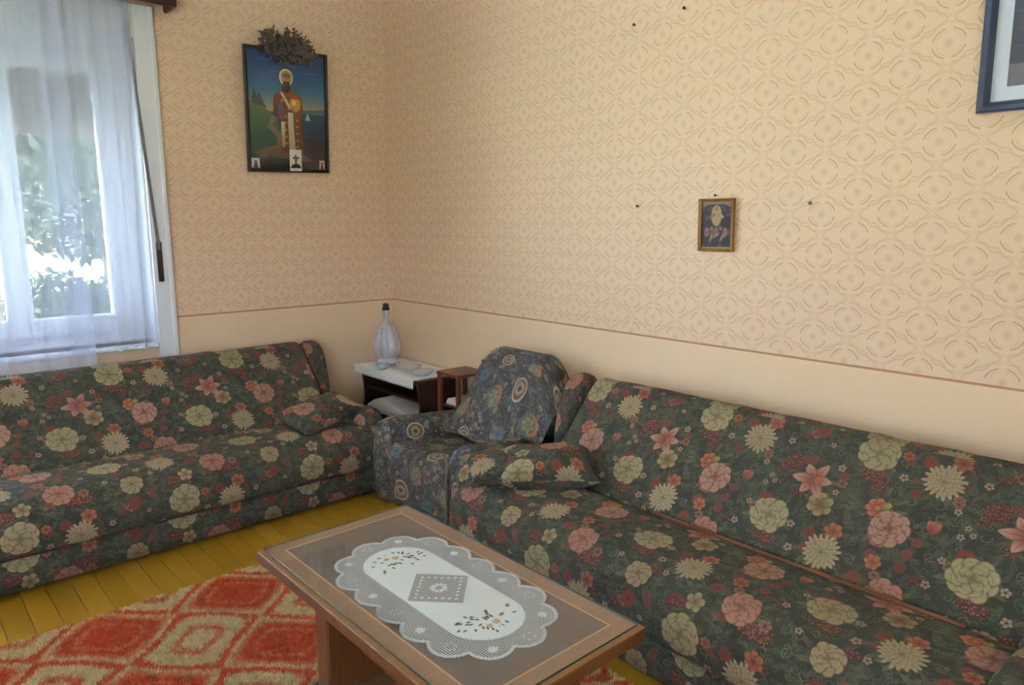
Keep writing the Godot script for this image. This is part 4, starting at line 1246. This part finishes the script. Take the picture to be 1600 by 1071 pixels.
func build_doily(at: Vector3):
	var t := thing("lace_doily", "oval white crocheted lace doily with embroidered flowers under the table's glass", "doily", at)
	var a0 := 0.175; var r0 := 0.173
	# scalloped outline
	var outer := PackedVector2Array()
	var per := 4 * a0 + TAU * r0
	var N := 640
	for k in N:
		var s := per * k / N
		var p: Vector2; var n: Vector2
		var d := s
		if d < 2 * a0: p = Vector2(r0, -a0 + d); n = Vector2(1, 0)
		elif d < 2 * a0 + PI * r0:
			var an := (d - 2 * a0) / r0
			n = Vector2(cos(an), sin(an)); p = Vector2(0, a0) + n * r0
		elif d < 4 * a0 + PI * r0: p = Vector2(-r0, a0 - (d - 2 * a0 - PI * r0)); n = Vector2(-1, 0)
		else:
			var an := PI + (d - 4 * a0 - PI * r0) / r0
			n = Vector2(cos(an), sin(an)); p = Vector2(0, -a0) + n * r0
		var sc := absf(sin(16.0 * PI * (float(k) / N + 0.01)))
		outer.append(p + n * (0.030 * pow(sc, 0.8) + 0.0015 * sin(k * 1.9)))
	var ca := 0.192; var cr := 0.108
	var dia := func(p: Vector2) -> bool: return absf(p.y) / 0.113 + absf(p.x) / 0.108 < 1.0
	# linen middle with a lozenge cut out: two halves joined along the lozenge
	for sg in [-1.0, 1.0]:
		var half := PackedVector2Array()
		for k in 25:
			var an := PI * k / 24.0
			half.append(Vector2(cos(an) * cr, (ca + sin(an) * cr) * sg))
		half.append(Vector2(-cr, 0.001 * sg)); half.append(Vector2(0, 0.113 * sg)); half.append(Vector2(cr, 0.001 * sg))
		var b := MB.new()
		b.slab(half, 0.0, 0.0012)
		part("linen", b.mesh(), M.linen, t)
	# filet net: threads cut to the lace area
	var b := MB.new()
	var pitch := 0.0068; var hw := 0.00042
	for dir in 2:
		var lim := 0.21 if dir == 0 else 0.385
		var run := 0.385 if dir == 0 else 0.21
		var k := -int(lim / pitch)
		while k * pitch <= lim:
			var c := k * pitch
			var start := INF
			var s := -run
			while s <= run + 0.001:
				var p := Vector2(c, s) if dir == 0 else Vector2(s, c)
				var ok: bool = (in_stadium(p, ca, cr) > -0.002 and in_stadium(p, a0, r0 + 0.033) < 0.0 and Geometry2D.is_point_in_polygon(p, outer)) or dia.call(p)
				if ok and start == INF: start = s
				if (not ok or s + 0.0016 > run) and start != INF:
					var q0 := Vector3(c - hw, 0, start) if dir == 0 else Vector3(start, 0, c - hw)
					var q1 := Vector3(c + hw, 0.001, s) if dir == 0 else Vector3(s, 0.001, c + hw)
					b.box(q0, q1, 0.0001)
					start = INF
				s += 0.0016
			k += 1
	var net := part("lace_net", b.mesh(), M.lace, t)
	net.set_meta("kind", "stuff")
	# edging and hem as flat cords
	b = MB.new()
	cord(b, outer, 0.0042); 
	part("scalloped_edge", b.mesh(), M.linen, t)
	b = MB.new()
	var hem := PackedVector2Array()
	for k in 120:
		var f := k / 120.0
		var an := TAU * f
		var n := Vector2(cos(an), sin(an))
		hem.append(n * cr + Vector2(0, ca if n.y >= 0 else -ca))
	cord(b, hem, 0.0024)
	cord(b, PackedVector2Array([Vector2(0, 0.113), Vector2(0.108, 0), Vector2(0, -0.113), Vector2(-0.108, 0)]), 0.0022)
	part("hem_cord", b.mesh(), M.linen, t)
	# filled flowers worked into the net
	b = MB.new()
	for k in 16:
		var i := int((k + 0.5) / 16.0 * N - 0.01 * N) % N
		var p := outer[i]
		var core := Vector2(0, clampf(p.y, -ca, ca))
		var c := core + (p - core).normalized() * (cr + (p - core).length() * 1.0 - 0.0) * 0.5
		c = core + (p - core).normalized() * lerpf(cr, (p - core).length(), 0.55)
		if k % 2 == 0:
			for m in 8: petal3(b, c, TAU * m / 8.0, 0.016, 0.0035, 0.0013)
		else:
			for m in 8:
				var an := TAU * m / 8.0
				petal3(b, c + Vector2(cos(an), sin(an)) * 0.010, an, 0.008, 0.0022, 0.0013)
	for m in 10: petal3(b, Vector2(cos(TAU * m / 10.0), sin(TAU * m / 10.0)) * 0.008, TAU * m / 10.0, 0.020, 0.006, 0.0013)
	for m in 24:
		var f := fposmod(m / 6.0, 1.0); var c0 := Vector2(0, 0.080).rotated(PI / 2 * (m / 6)); var c1 := Vector2(0, 0.080).rotated(PI / 2 * (m / 6 + 1))
		var c := c0.lerp(c1, f)
		petal3(b, c - Vector2(0.0065, 0), 0, 0.013, 0.005, 0.0013)
	part("lace_flower", b.mesh(), M.linen, t)
	# embroidery: two sprays
	var leaves := MB.new(); var gold := MB.new(); var white := MB.new()
	var rr := RandomNumberGenerator.new(); rr.seed = 6
	for sg in [-1.0, 1.0]:
		var c := Vector2(0, 0.235 * sg)
		for k in 34:
			var an := rr.randf() * TAU
			var d := rr.randf_range(0.022, 0.085)
			var p := c + Vector2(cos(an) * d * 1.05, sin(an) * d * 0.55)
			p.y -= sg * absf(p.x) * 0.55
			if in_stadium(p, ca, cr - 0.012) > 0 or dia.call(p * 0.9): continue
			petal3(leaves, p, an + rr.randf_range(-0.5, 0.5), 0.017, 0.0042, 0.0018)
		for k in 6: petal3(gold, c + Vector2(0.008, 0.002), TAU * k / 6.0, 0.014, 0.0045, 0.002)
		for k in 6: petal3(gold, c + Vector2(-0.018, 0.006 * sg), TAU * k / 6.0 + 0.5, 0.011, 0.004, 0.0021)
		for k in 8: petal3(white, c + Vector2(-0.002, 0.024 * sg), TAU * k / 8.0, 0.015, 0.004, 0.002)
	part("embroidered_leaves", leaves.mesh(), M.thread_green, t)
	part("embroidered_blossom", gold.mesh(), M.thread_gold, t)
	part("embroidered_blossom", white.mesh(), M.linen, t)

func petal3(b: MB, c: Vector2, an: float, ln: float, wd: float, y: float):
	var d := Vector3(cos(an), 0, sin(an)); var s := Vector3(-d.z, 0, d.x) * wd
	var o := Vector3(c.x, 0.0009, c.y); var up := Vector3(0, y - 0.0009 + 0.0004, 0)
	var m := o + d * ln * 0.55
	b.t(o + up * 0.6, m + s + up * 0.5, m + up); b.t(o + up * 0.6, m + up, m - s + up * 0.5)
	b.t(m + s + up * 0.5, o + d * ln + up * 0.6, m + up); b.t(m + up, o + d * ln + up * 0.6, m - s + up * 0.5)
	b.t(o, m - s, m + s); b.t(m + s, m - s, o + d * ln)
	b.flush(false)

func cord(b: MB, line: PackedVector2Array, w: float):
	var n := line.size()
	for k in n:
		var p := line[k]; var q := line[(k + 1) % n]
		var d := (q - p).normalized(); var s := Vector2(-d.y, d.x) * w
		var e := d * 0.0006
		b.q(Vector3(p.x - s.x - e.x, 0.0016, p.y - s.y - e.y), Vector3(q.x - s.x + e.x, 0.0016, q.y - s.y + e.y), Vector3(q.x + s.x + e.x, 0.0016, q.y + s.y + e.y), Vector3(p.x + s.x - e.x, 0.0016, p.y + s.y - e.y))
		b.q(Vector3(p.x + s.x, 0.0, p.y + s.y), Vector3(p.x + s.x, 0.0016, p.y + s.y), Vector3(q.x + s.x, 0.0016, q.y + s.y), Vector3(q.x + s.x, 0, q.y + s.y))
		b.q(Vector3(p.x - s.x, 0.0, p.y - s.y), Vector3(q.x - s.x, 0.0, q.y - s.y), Vector3(q.x - s.x, 0.0016, q.y - s.y), Vector3(p.x - s.x, 0.0016, p.y - s.y))
	b.flush(false, false)

# ------------------------------------------------------------------ the corner: side table, stool, lamp
func build_corner():
	var t := thing("side_table", "dark wooden side table in the corner under a lace runner", "table", Vector3(0, 0, 0))
	var x0 := -0.385; var x1 := -0.02; var z0 := 0.13; var z1 := 0.884; var y := 0.575
	part("tabletop", boxmesh(Vector3(x0, y - 0.025, z0), Vector3(x1, y, z1), 0.005), M.walnut, t)
	for z in [z0 + 0.03, z1 - 0.05]:
		# side panels with a waved front edge
		var b := MB.new()
		var pr := PackedVector2Array()
		pr.append(Vector2(x1 - 0.02, 0.0)); pr.append(Vector2(x1 - 0.02, y - 0.025))
		for k in 13:
			var f := k / 12.0
			pr.append(Vector2(x0 + 0.015 + 0.022 * sin(f * PI * 1.6), lerpf(y - 0.025, 0.0, f)))
		b.xf = Transform3D(Basis(Vector3.RIGHT, Vector3.BACK, Vector3.UP), Vector3.ZERO)
		b.slab(pr, z, z + 0.022)
		part("side_panel", b.mesh(), M.walnut, t)
	part("back_panel", boxmesh(Vector3(x1 - 0.03, 0.08, z0 + 0.05), Vector3(x1 - 0.018, y - 0.03, z1 - 0.05), 0.002), M.walnut, t)
	part("shelf", boxmesh(Vector3(x0 + 0.05, 0.415, z0 + 0.052), Vector3(x1 - 0.03, 0.437, z1 - 0.05), 0.003), M.walnut, t)
	part("shelf", boxmesh(Vector3(x0 + 0.03, 0.255, z0 + 0.052), Vector3(x1 - 0.03, 0.277, z1 - 0.05), 0.003), M.walnut, t)
	# white cloth folded on the lower shelf
	var b := MB.new()
	noise.seed = 14; noise.frequency = 1.0
	cushion(b, smooth_closed([Vector2(z0 + 0.1, 0.28), Vector2(z0 + 0.12, 0.32), Vector2(z0 + 0.28, 0.385), Vector2(z0 + 0.40, 0.37), Vector2(z0 + 0.64, 0.315), Vector2(z0 + 0.68, 0.285), Vector2(z0 + 0.4, 0.278)], 0.03), x0 + 0.0, x1 - 0.08, 0.02, 0, 0, 0.01)
	solo("folded_cloth", b.mesh(), M.cloth, "white folded cloth on the lower shelf of the corner table", "cloth")
	# runner
	var rn := thing("lace_runner", "white lace runner on the corner table, scalloped edge hanging over its front", "table runner", Vector3(0, 0, 0))
	b = MB.new()
	b.box(Vector3(x0 - 0.006, y + 0.0003, z0 - 0.01), Vector3(x1 + 0.005, y + 0.0025, z1 - 0.045), 0.0008)
	part("cloth", b.mesh(), M.linen, rn)
	b = MB.new()
	var poly := PackedVector2Array([Vector2(z0 - 0.012, y + 0.0025), Vector2(z1 - 0.045, y + 0.0025)])
	var n := 26
	for k in range(n * 6, -1, -1):
		var f := float(k) / (n * 6)
		poly.append(Vector2(lerpf(z0 - 0.012, z1 - 0.045, f), y - 0.040 - 0.016 * absf(sin(PI * f * n))))
	b.xf = Transform3D(Basis(Vector3.BACK, Vector3.RIGHT, Vector3.UP), Vector3.ZERO)
	b.slab(poly, x0 - 0.0085, x0 - 0.006)
	part("lace_edge", b.mesh(), M.lace, rn)
	# lamp without its shade
	var lp := thing("table_lamp", "shadeless porcelain table lamp with a fluted belly on the corner table", "lamp", Vector3(-0.25, y + 0.003, 0.32))
	b = MB.new()
	b.lathe([Vector2(0.001, 0.022), Vector2(0.066, 0.022), Vector2(0.076, 0.032), Vector2(0.074, 0.044), Vector2(0.064, 0.054), Vector2(0.066, 0.064), Vector2(0.080, 0.084), Vector2(0.092, 0.112), Vector2(0.096, 0.14), Vector2(0.092, 0.165), Vector2(0.082, 0.195), Vector2(0.073, 0.22), Vector2(0.069, 0.236), Vector2(0.071, 0.243), Vector2(0.065, 0.249), Vector2(0.060, 0.265), Vector2(0.050, 0.283), Vector2(0.034, 0.292), Vector2(0.025, 0.297), Vector2(0.021, 0.315), Vector2(0.016, 0.335), Vector2(0.016, 0.345), Vector2(0.024, 0.362), Vector2(0.027, 0.375), Vector2(0.025, 0.386), Vector2(0.012, 0.39), Vector2(0.001, 0.39)], Vector3.ZERO, 64, 8, 0.14)
	part("body", b.mesh(), M.porcelain, lp)
	b = MB.new()
	for k in 4:
		var an := TAU * (k + 0.5) / 4.0
		b = MB.new()
		b.tube([Vector3(cos(an) * 0.045, 0.03, sin(an) * 0.045), Vector3(cos(an) * 0.066, 0.016, sin(an) * 0.066), Vector3(cos(an) * 0.074, 0.003, sin(an) * 0.074)], [0.014, 0.011, 0.013], 8)
		part("foot", b.mesh(), M.porcelain, lp)
	b = MB.new()
	b.lathe([Vector2(0.001, 0.388), Vector2(0.025, 0.388), Vector2(0.026, 0.40), Vector2(0.021, 0.408), Vector2(0.020, 0.43), Vector2(0.015, 0.433), Vector2(0.012, 0.41), Vector2(0.001, 0.41)], Vector3.ZERO, 24)
	part("socket", b.mesh(), M.black, lp)
	# dishes
	for d in [[-0.20, 0.55, 0.062, "low white dish beside the lamp on the lace runner"], [-0.25, 0.74, 0.075, "larger white dish at the right end of the lace runner"]]:
		b = MB.new()
		var r: float = d[2]
		b.lathe([Vector2(0.001, 0.0), Vector2(r * 0.55, 0.0), Vector2(r * 0.62, 0.006), Vector2(r * 0.9, 0.020), Vector2(r, 0.028), Vector2(r * 0.98, 0.031), Vector2(r * 0.85, 0.022), Vector2(r * 0.55, 0.010), Vector2(0.001, 0.008)], Vector3.ZERO, 36, 10, 0.06)
		solo("dish", b.mesh(), M.dish, d[3], "dish", Vector3(d[0], y + 0.003, d[1]), "white dishes on the corner table")
	b = MB.new()
	b.lathe([Vector2(0.001, 0.0), Vector2(0.03, 0.0), Vector2(0.034, 0.01), Vector2(0.042, 0.04), Vector2(0.040, 0.04), Vector2(0.030, 0.012), Vector2(0.001, 0.010)], Vector3.ZERO, 24, 8, 0.1)
	solo("glass_bowl", b.mesh(), M.crystal, "small cut glass bowl in front of the porcelain lamp", "bowl", Vector3(-0.335, y + 0.003, 0.40))
	# little dark red table in front
	var s := thing("stool_table", "small reddish brown stool standing between the corner table and the armchair", "stool", Vector3(0, 0, 0))
	var h := 0.63
	part("top", boxmesh(Vector3(-0.252, h - 0.018, 0.889), Vector3(-0.012, h, 1.115), 0.004), M.mahogany, s)
	for p in [[-0.234, 0.907], [-0.234, 1.096], [-0.032, 0.907], [-0.032, 1.096]]:
		part("leg", boxmesh(Vector3(p[0] - 0.013, 0, p[1] - 0.013), Vector3(p[0] + 0.013, h - 0.018, p[1] + 0.013), 0.003), M.mahogany, s)
	part("shelf", boxmesh(Vector3(-0.221, 0.40, 0.921), Vector3(-0.045, 0.415, 1.082), 0.003), M.mahogany, s)
	b = MB.new()
	cushion(b, smooth_closed([Vector2(0.93, 0.421), Vector2(0.95, 0.455), Vector2(1.02, 0.462), Vector2(1.06, 0.445), Vector2(1.075, 0.421), Vector2(1.0, 0.419)], 0.02), -0.212, -0.06, 0.01, 0, 0, 0.003)
	solo("folded_cloth", b.mesh(), M.cloth, "small pale cloth lying on the stool's lower shelf", "cloth")

# ------------------------------------------------------------------ pictures
# frame in its own axes: x right, y up, z out of the wall; prof is a list of (inwards, height)
func frame_mesh(w: float, h: float, prof: Array) -> ArrayMesh:
	var b := MB.new()
	var cs := [Vector2(-w / 2, 0), Vector2(w / 2, 0), Vector2(w / 2, h), Vector2(-w / 2, h)]
	var inn := [Vector2(1, 1), Vector2(-1, 1), Vector2(-1, -1), Vector2(1, -1)]
	for k in 4:
		var m := (k + 1) % 4
		for i in prof.size():
			var p: Vector2 = prof[i]; var q: Vector2 = prof[(i + 1) % prof.size()]
			var f := func(c: int, s: Vector2) -> Vector3: return Vector3(cs[c].x + inn[c].x * s.x, cs[c].y + inn[c].y * s.x, s.y)
			b.q(f.call(k, p), f.call(m, p), f.call(m, q), f.call(k, q), Vector2(0, s_len(i)), Vector2(0.5, s_len(i)), Vector2(0.5, s_len(i + 1)), Vector2(0, s_len(i + 1)))
	b.flush(false)
	return b.mesh()
func s_len(i: int) -> float: return i * 0.01
func sheet(x0: float, y0: float, x1: float, y1: float, z0: float, z1: float) -> ArrayMesh:
	# a thin board whose front carries the whole print
	var b := MB.new()
	b.q(Vector3(x0, y0, z1), Vector3(x1, y0, z1), Vector3(x1, y1, z1), Vector3(x0, y1, z1), Vector2(0, 1), Vector2(1, 1), Vector2(1, 0), Vector2(0, 0))
	var e := Vector2(0.02, 0.5)
	b.q(Vector3(x0, y0, z0), Vector3(x0, y1, z0), Vector3(x1, y1, z0), Vector3(x1, y0, z0), e, e, e, e)
	b.q(Vector3(x0, y0, z0), Vector3(x0, y0, z1), Vector3(x0, y1, z1), Vector3(x0, y1, z0), e, e, e, e)
	b.q(Vector3(x1, y0, z0), Vector3(x1, y1, z0), Vector3(x1, y1, z1), Vector3(x1, y0, z1), e, e, e, e)
	b.q(Vector3(x0, y1, z0), Vector3(x0, y1, z1), Vector3(x1, y1, z1), Vector3(x1, y1, z0), e, e, e, e)
	b.q(Vector3(x0, y0, z0), Vector3(x1, y0, z0), Vector3(x1, y0, z1), Vector3(x0, y0, z1), e, e, e, e)
	b.flush(false)
	return b.mesh()

func build_pictures():
	# the large devotional print leans out from the window wall
	var w := 0.548; var h := 0.742
	var t := thing("framed_print", "large black framed print of a crowned bearded saint hanging beside the window", "picture", Vector3(-0.752, 1.877, 0.012))
	t.rotation = Vector3(0.10, 0.0, 0.027)
	part("frame", frame_mesh(w, h, [Vector2(0, 0), Vector2(0, 0.02), Vector2(0.006, 0.026), Vector2(0.018, 0.022), Vector2(0.022, 0.012), Vector2(0.022, 0.0)]), M.frame_black, t)
	part("print", sheet(-w / 2 + 0.02, 0.02, w / 2 - 0.02, h - 0.02, 0.002, 0.010), M.icon, t)
	# small cards tucked into the lower edge
	var cards := [[0.035, 0.008, 0.082, 0.135, Color8(214, 208, 196), "white prayer card with a dark cross tucked into the large print's lower edge"], [-0.225, 0.024, 0.052, 0.06, Color8(206, 200, 204), "tiny card in the lower left corner of the large framed print"], [0.225, 0.024, 0.036, 0.055, Color8(200, 176, 160), "tiny card in the lower right corner of the large framed print"]]
	var k := 0
	for c in cards:
		var p := Paint.new(80, 130, c[4], false)
		if k == 0:
			p.poly(PackedVector2Array([Vector2(0, 112), Vector2(80, 112), Vector2(80, 130), Vector2(0, 130)]), Color8(232, 230, 226), Color8(232, 230, 226))
			p.poly(PackedVector2Array([Vector2(4, 110), Vector2(20, 88), Vector2(60, 86), Vector2(76, 110)]), Color8(60, 52, 44), Color8(40, 36, 34))
			p.poly(PackedVector2Array([Vector2(36, 30), Vector2(44, 30), Vector2(46, 100), Vector2(34, 100)]), Color8(56, 44, 40), Color8(44, 36, 34))
			p.poly(PackedVector2Array([Vector2(20, 44), Vector2(60, 44), Vector2(60, 54), Vector2(20, 54)]), Color8(60, 46, 42), Color8(52, 42, 40))
			p.dot(40, 60, 9, 16, Color8(120, 90, 70))
		else:
			p.dot(40, 46, 16, 18, Color8(120, 86, 70)); p.poly(PackedVector2Array([Vector2(14, 130), Vector2(26, 64), Vector2(54, 64), Vector2(68, 130)]), Color8(96, 70, 84), Color8(70, 60, 74))
		var card := thing("prayer_card", c[5], "card", t.position, 0.0, "prayer cards on the large print")
		card.rotation = t.rotation
		part("paper", sheet(c[0] - c[2] / 2, c[1], c[0] + c[2] / 2, c[1] + c[3], 0.0235 if k == 0 else 0.0105, 0.0250 if k == 0 else 0.0120), mat(Color.WHITE, 0.6, 0.0, p.image()), card)
		k += 1
	# dried flowers stuck over the top of the frame
	var fl := thing("dried_posy", "bunch of dried grey brown flowers on top of the large framed print", "dried flowers", Vector3(-0.77, 2.615, 0.10))
	var rr := RandomNumberGenerator.new(); rr.seed = 17
	var b1 := MB.new(); var b2 := MB.new()
	for i in 330:
		var cx := rr.randf_range(-0.125, 0.125)
		var o := Vector3(cx, rr.randf_range(-0.05, 0.05 + 0.03 * sin(cx * 40.0)), rr.randf_range(-0.035, 0.035))
		var d := Vector3(cx * 5.0 + rr.randf_range(-0.6, 0.6), rr.randf_range(-0.9, 1.0), rr.randf_range(0.0, 0.7)).normalized()
		var l := rr.randf_range(0.03, 0.085)
		var e := o + d * l
		var bb: MB = b1 if i % 3 else b2
		bb.tube([o, o.lerp(e, 0.5) + Vector3(0, 0.004, 0), e], [0.003, 0.007, 0.001], 5)
		for m in 3:
			var q := o.lerp(e, 0.3 + 0.25 * m)
			var s := Vector3(rr.randfn(), rr.randfn(), rr.randfn()).normalized()
			bb.tube([q, q + s * 0.012, q + s * 0.022], [0.003, 0.007, 0.001], 5)
	part("dry_leaves", b1.mesh(), M.dried, fl).set_meta("kind", "stuff")
	part("dry_stems", b2.mesh(), M.dried2, fl).set_meta("kind", "stuff")
	# the small gilt frame on the long wall
	t = thing("small_framed_icon", "small gilt framed religious print hanging alone on the long papered wall", "picture", Vector3(-0.004, 1.43, 2.709), -PI / 2)
	t.rotation.x = 0.03
	part("frame", frame_mesh(0.176, 0.233, [Vector2(0, 0), Vector2(0, 0.018), Vector2(0.005, 0.020), Vector2(0.014, 0.012), Vector2(0.014, 0.0)]), M.frame_gold, t)
	part("print", sheet(-0.076, 0.012, 0.076, 0.221, 0.002, 0.008), M.small_icon, t)
	var b := MB.new()
	b.tube([Vector3(0.004, 0, 0), Vector3(-0.02, 0.002, 0), Vector3(-0.021, 0.002, 0)], [0.002, 0.002, 0.006], 8)
	solo("wall_nail", b.mesh(), M.iron, "nail just above the small gilt frame, holding it", "nail", Vector3(0, 1.676, 2.70), "nails in the long wall")
	# the large picture cut by the right edge of the photograph
	t = thing("blue_framed_picture", "large blue grey framed picture with a white mount at the top right", "picture", Vector3(-0.004, 1.921, 3.69 + 0.31), -PI / 2)
	t.rotation.x = 0.04
	part("frame", frame_mesh(0.62, 0.82, [Vector2(0, 0), Vector2(0, 0.028), Vector2(0.006, 0.034), Vector2(0.02, 0.032), Vector2(0.03, 0.022), Vector2(0.034, 0.012), Vector2(0.034, 0.0)]), M.frame_blue, t)
	part("mount", sheet(-0.28, 0.03, 0.28, 0.79, 0.002, 0.007), M.mount, t)
	part("photo", sheet(-0.232, 0.078, 0.232, 0.742, 0.0072, 0.0084), M.photo, t)
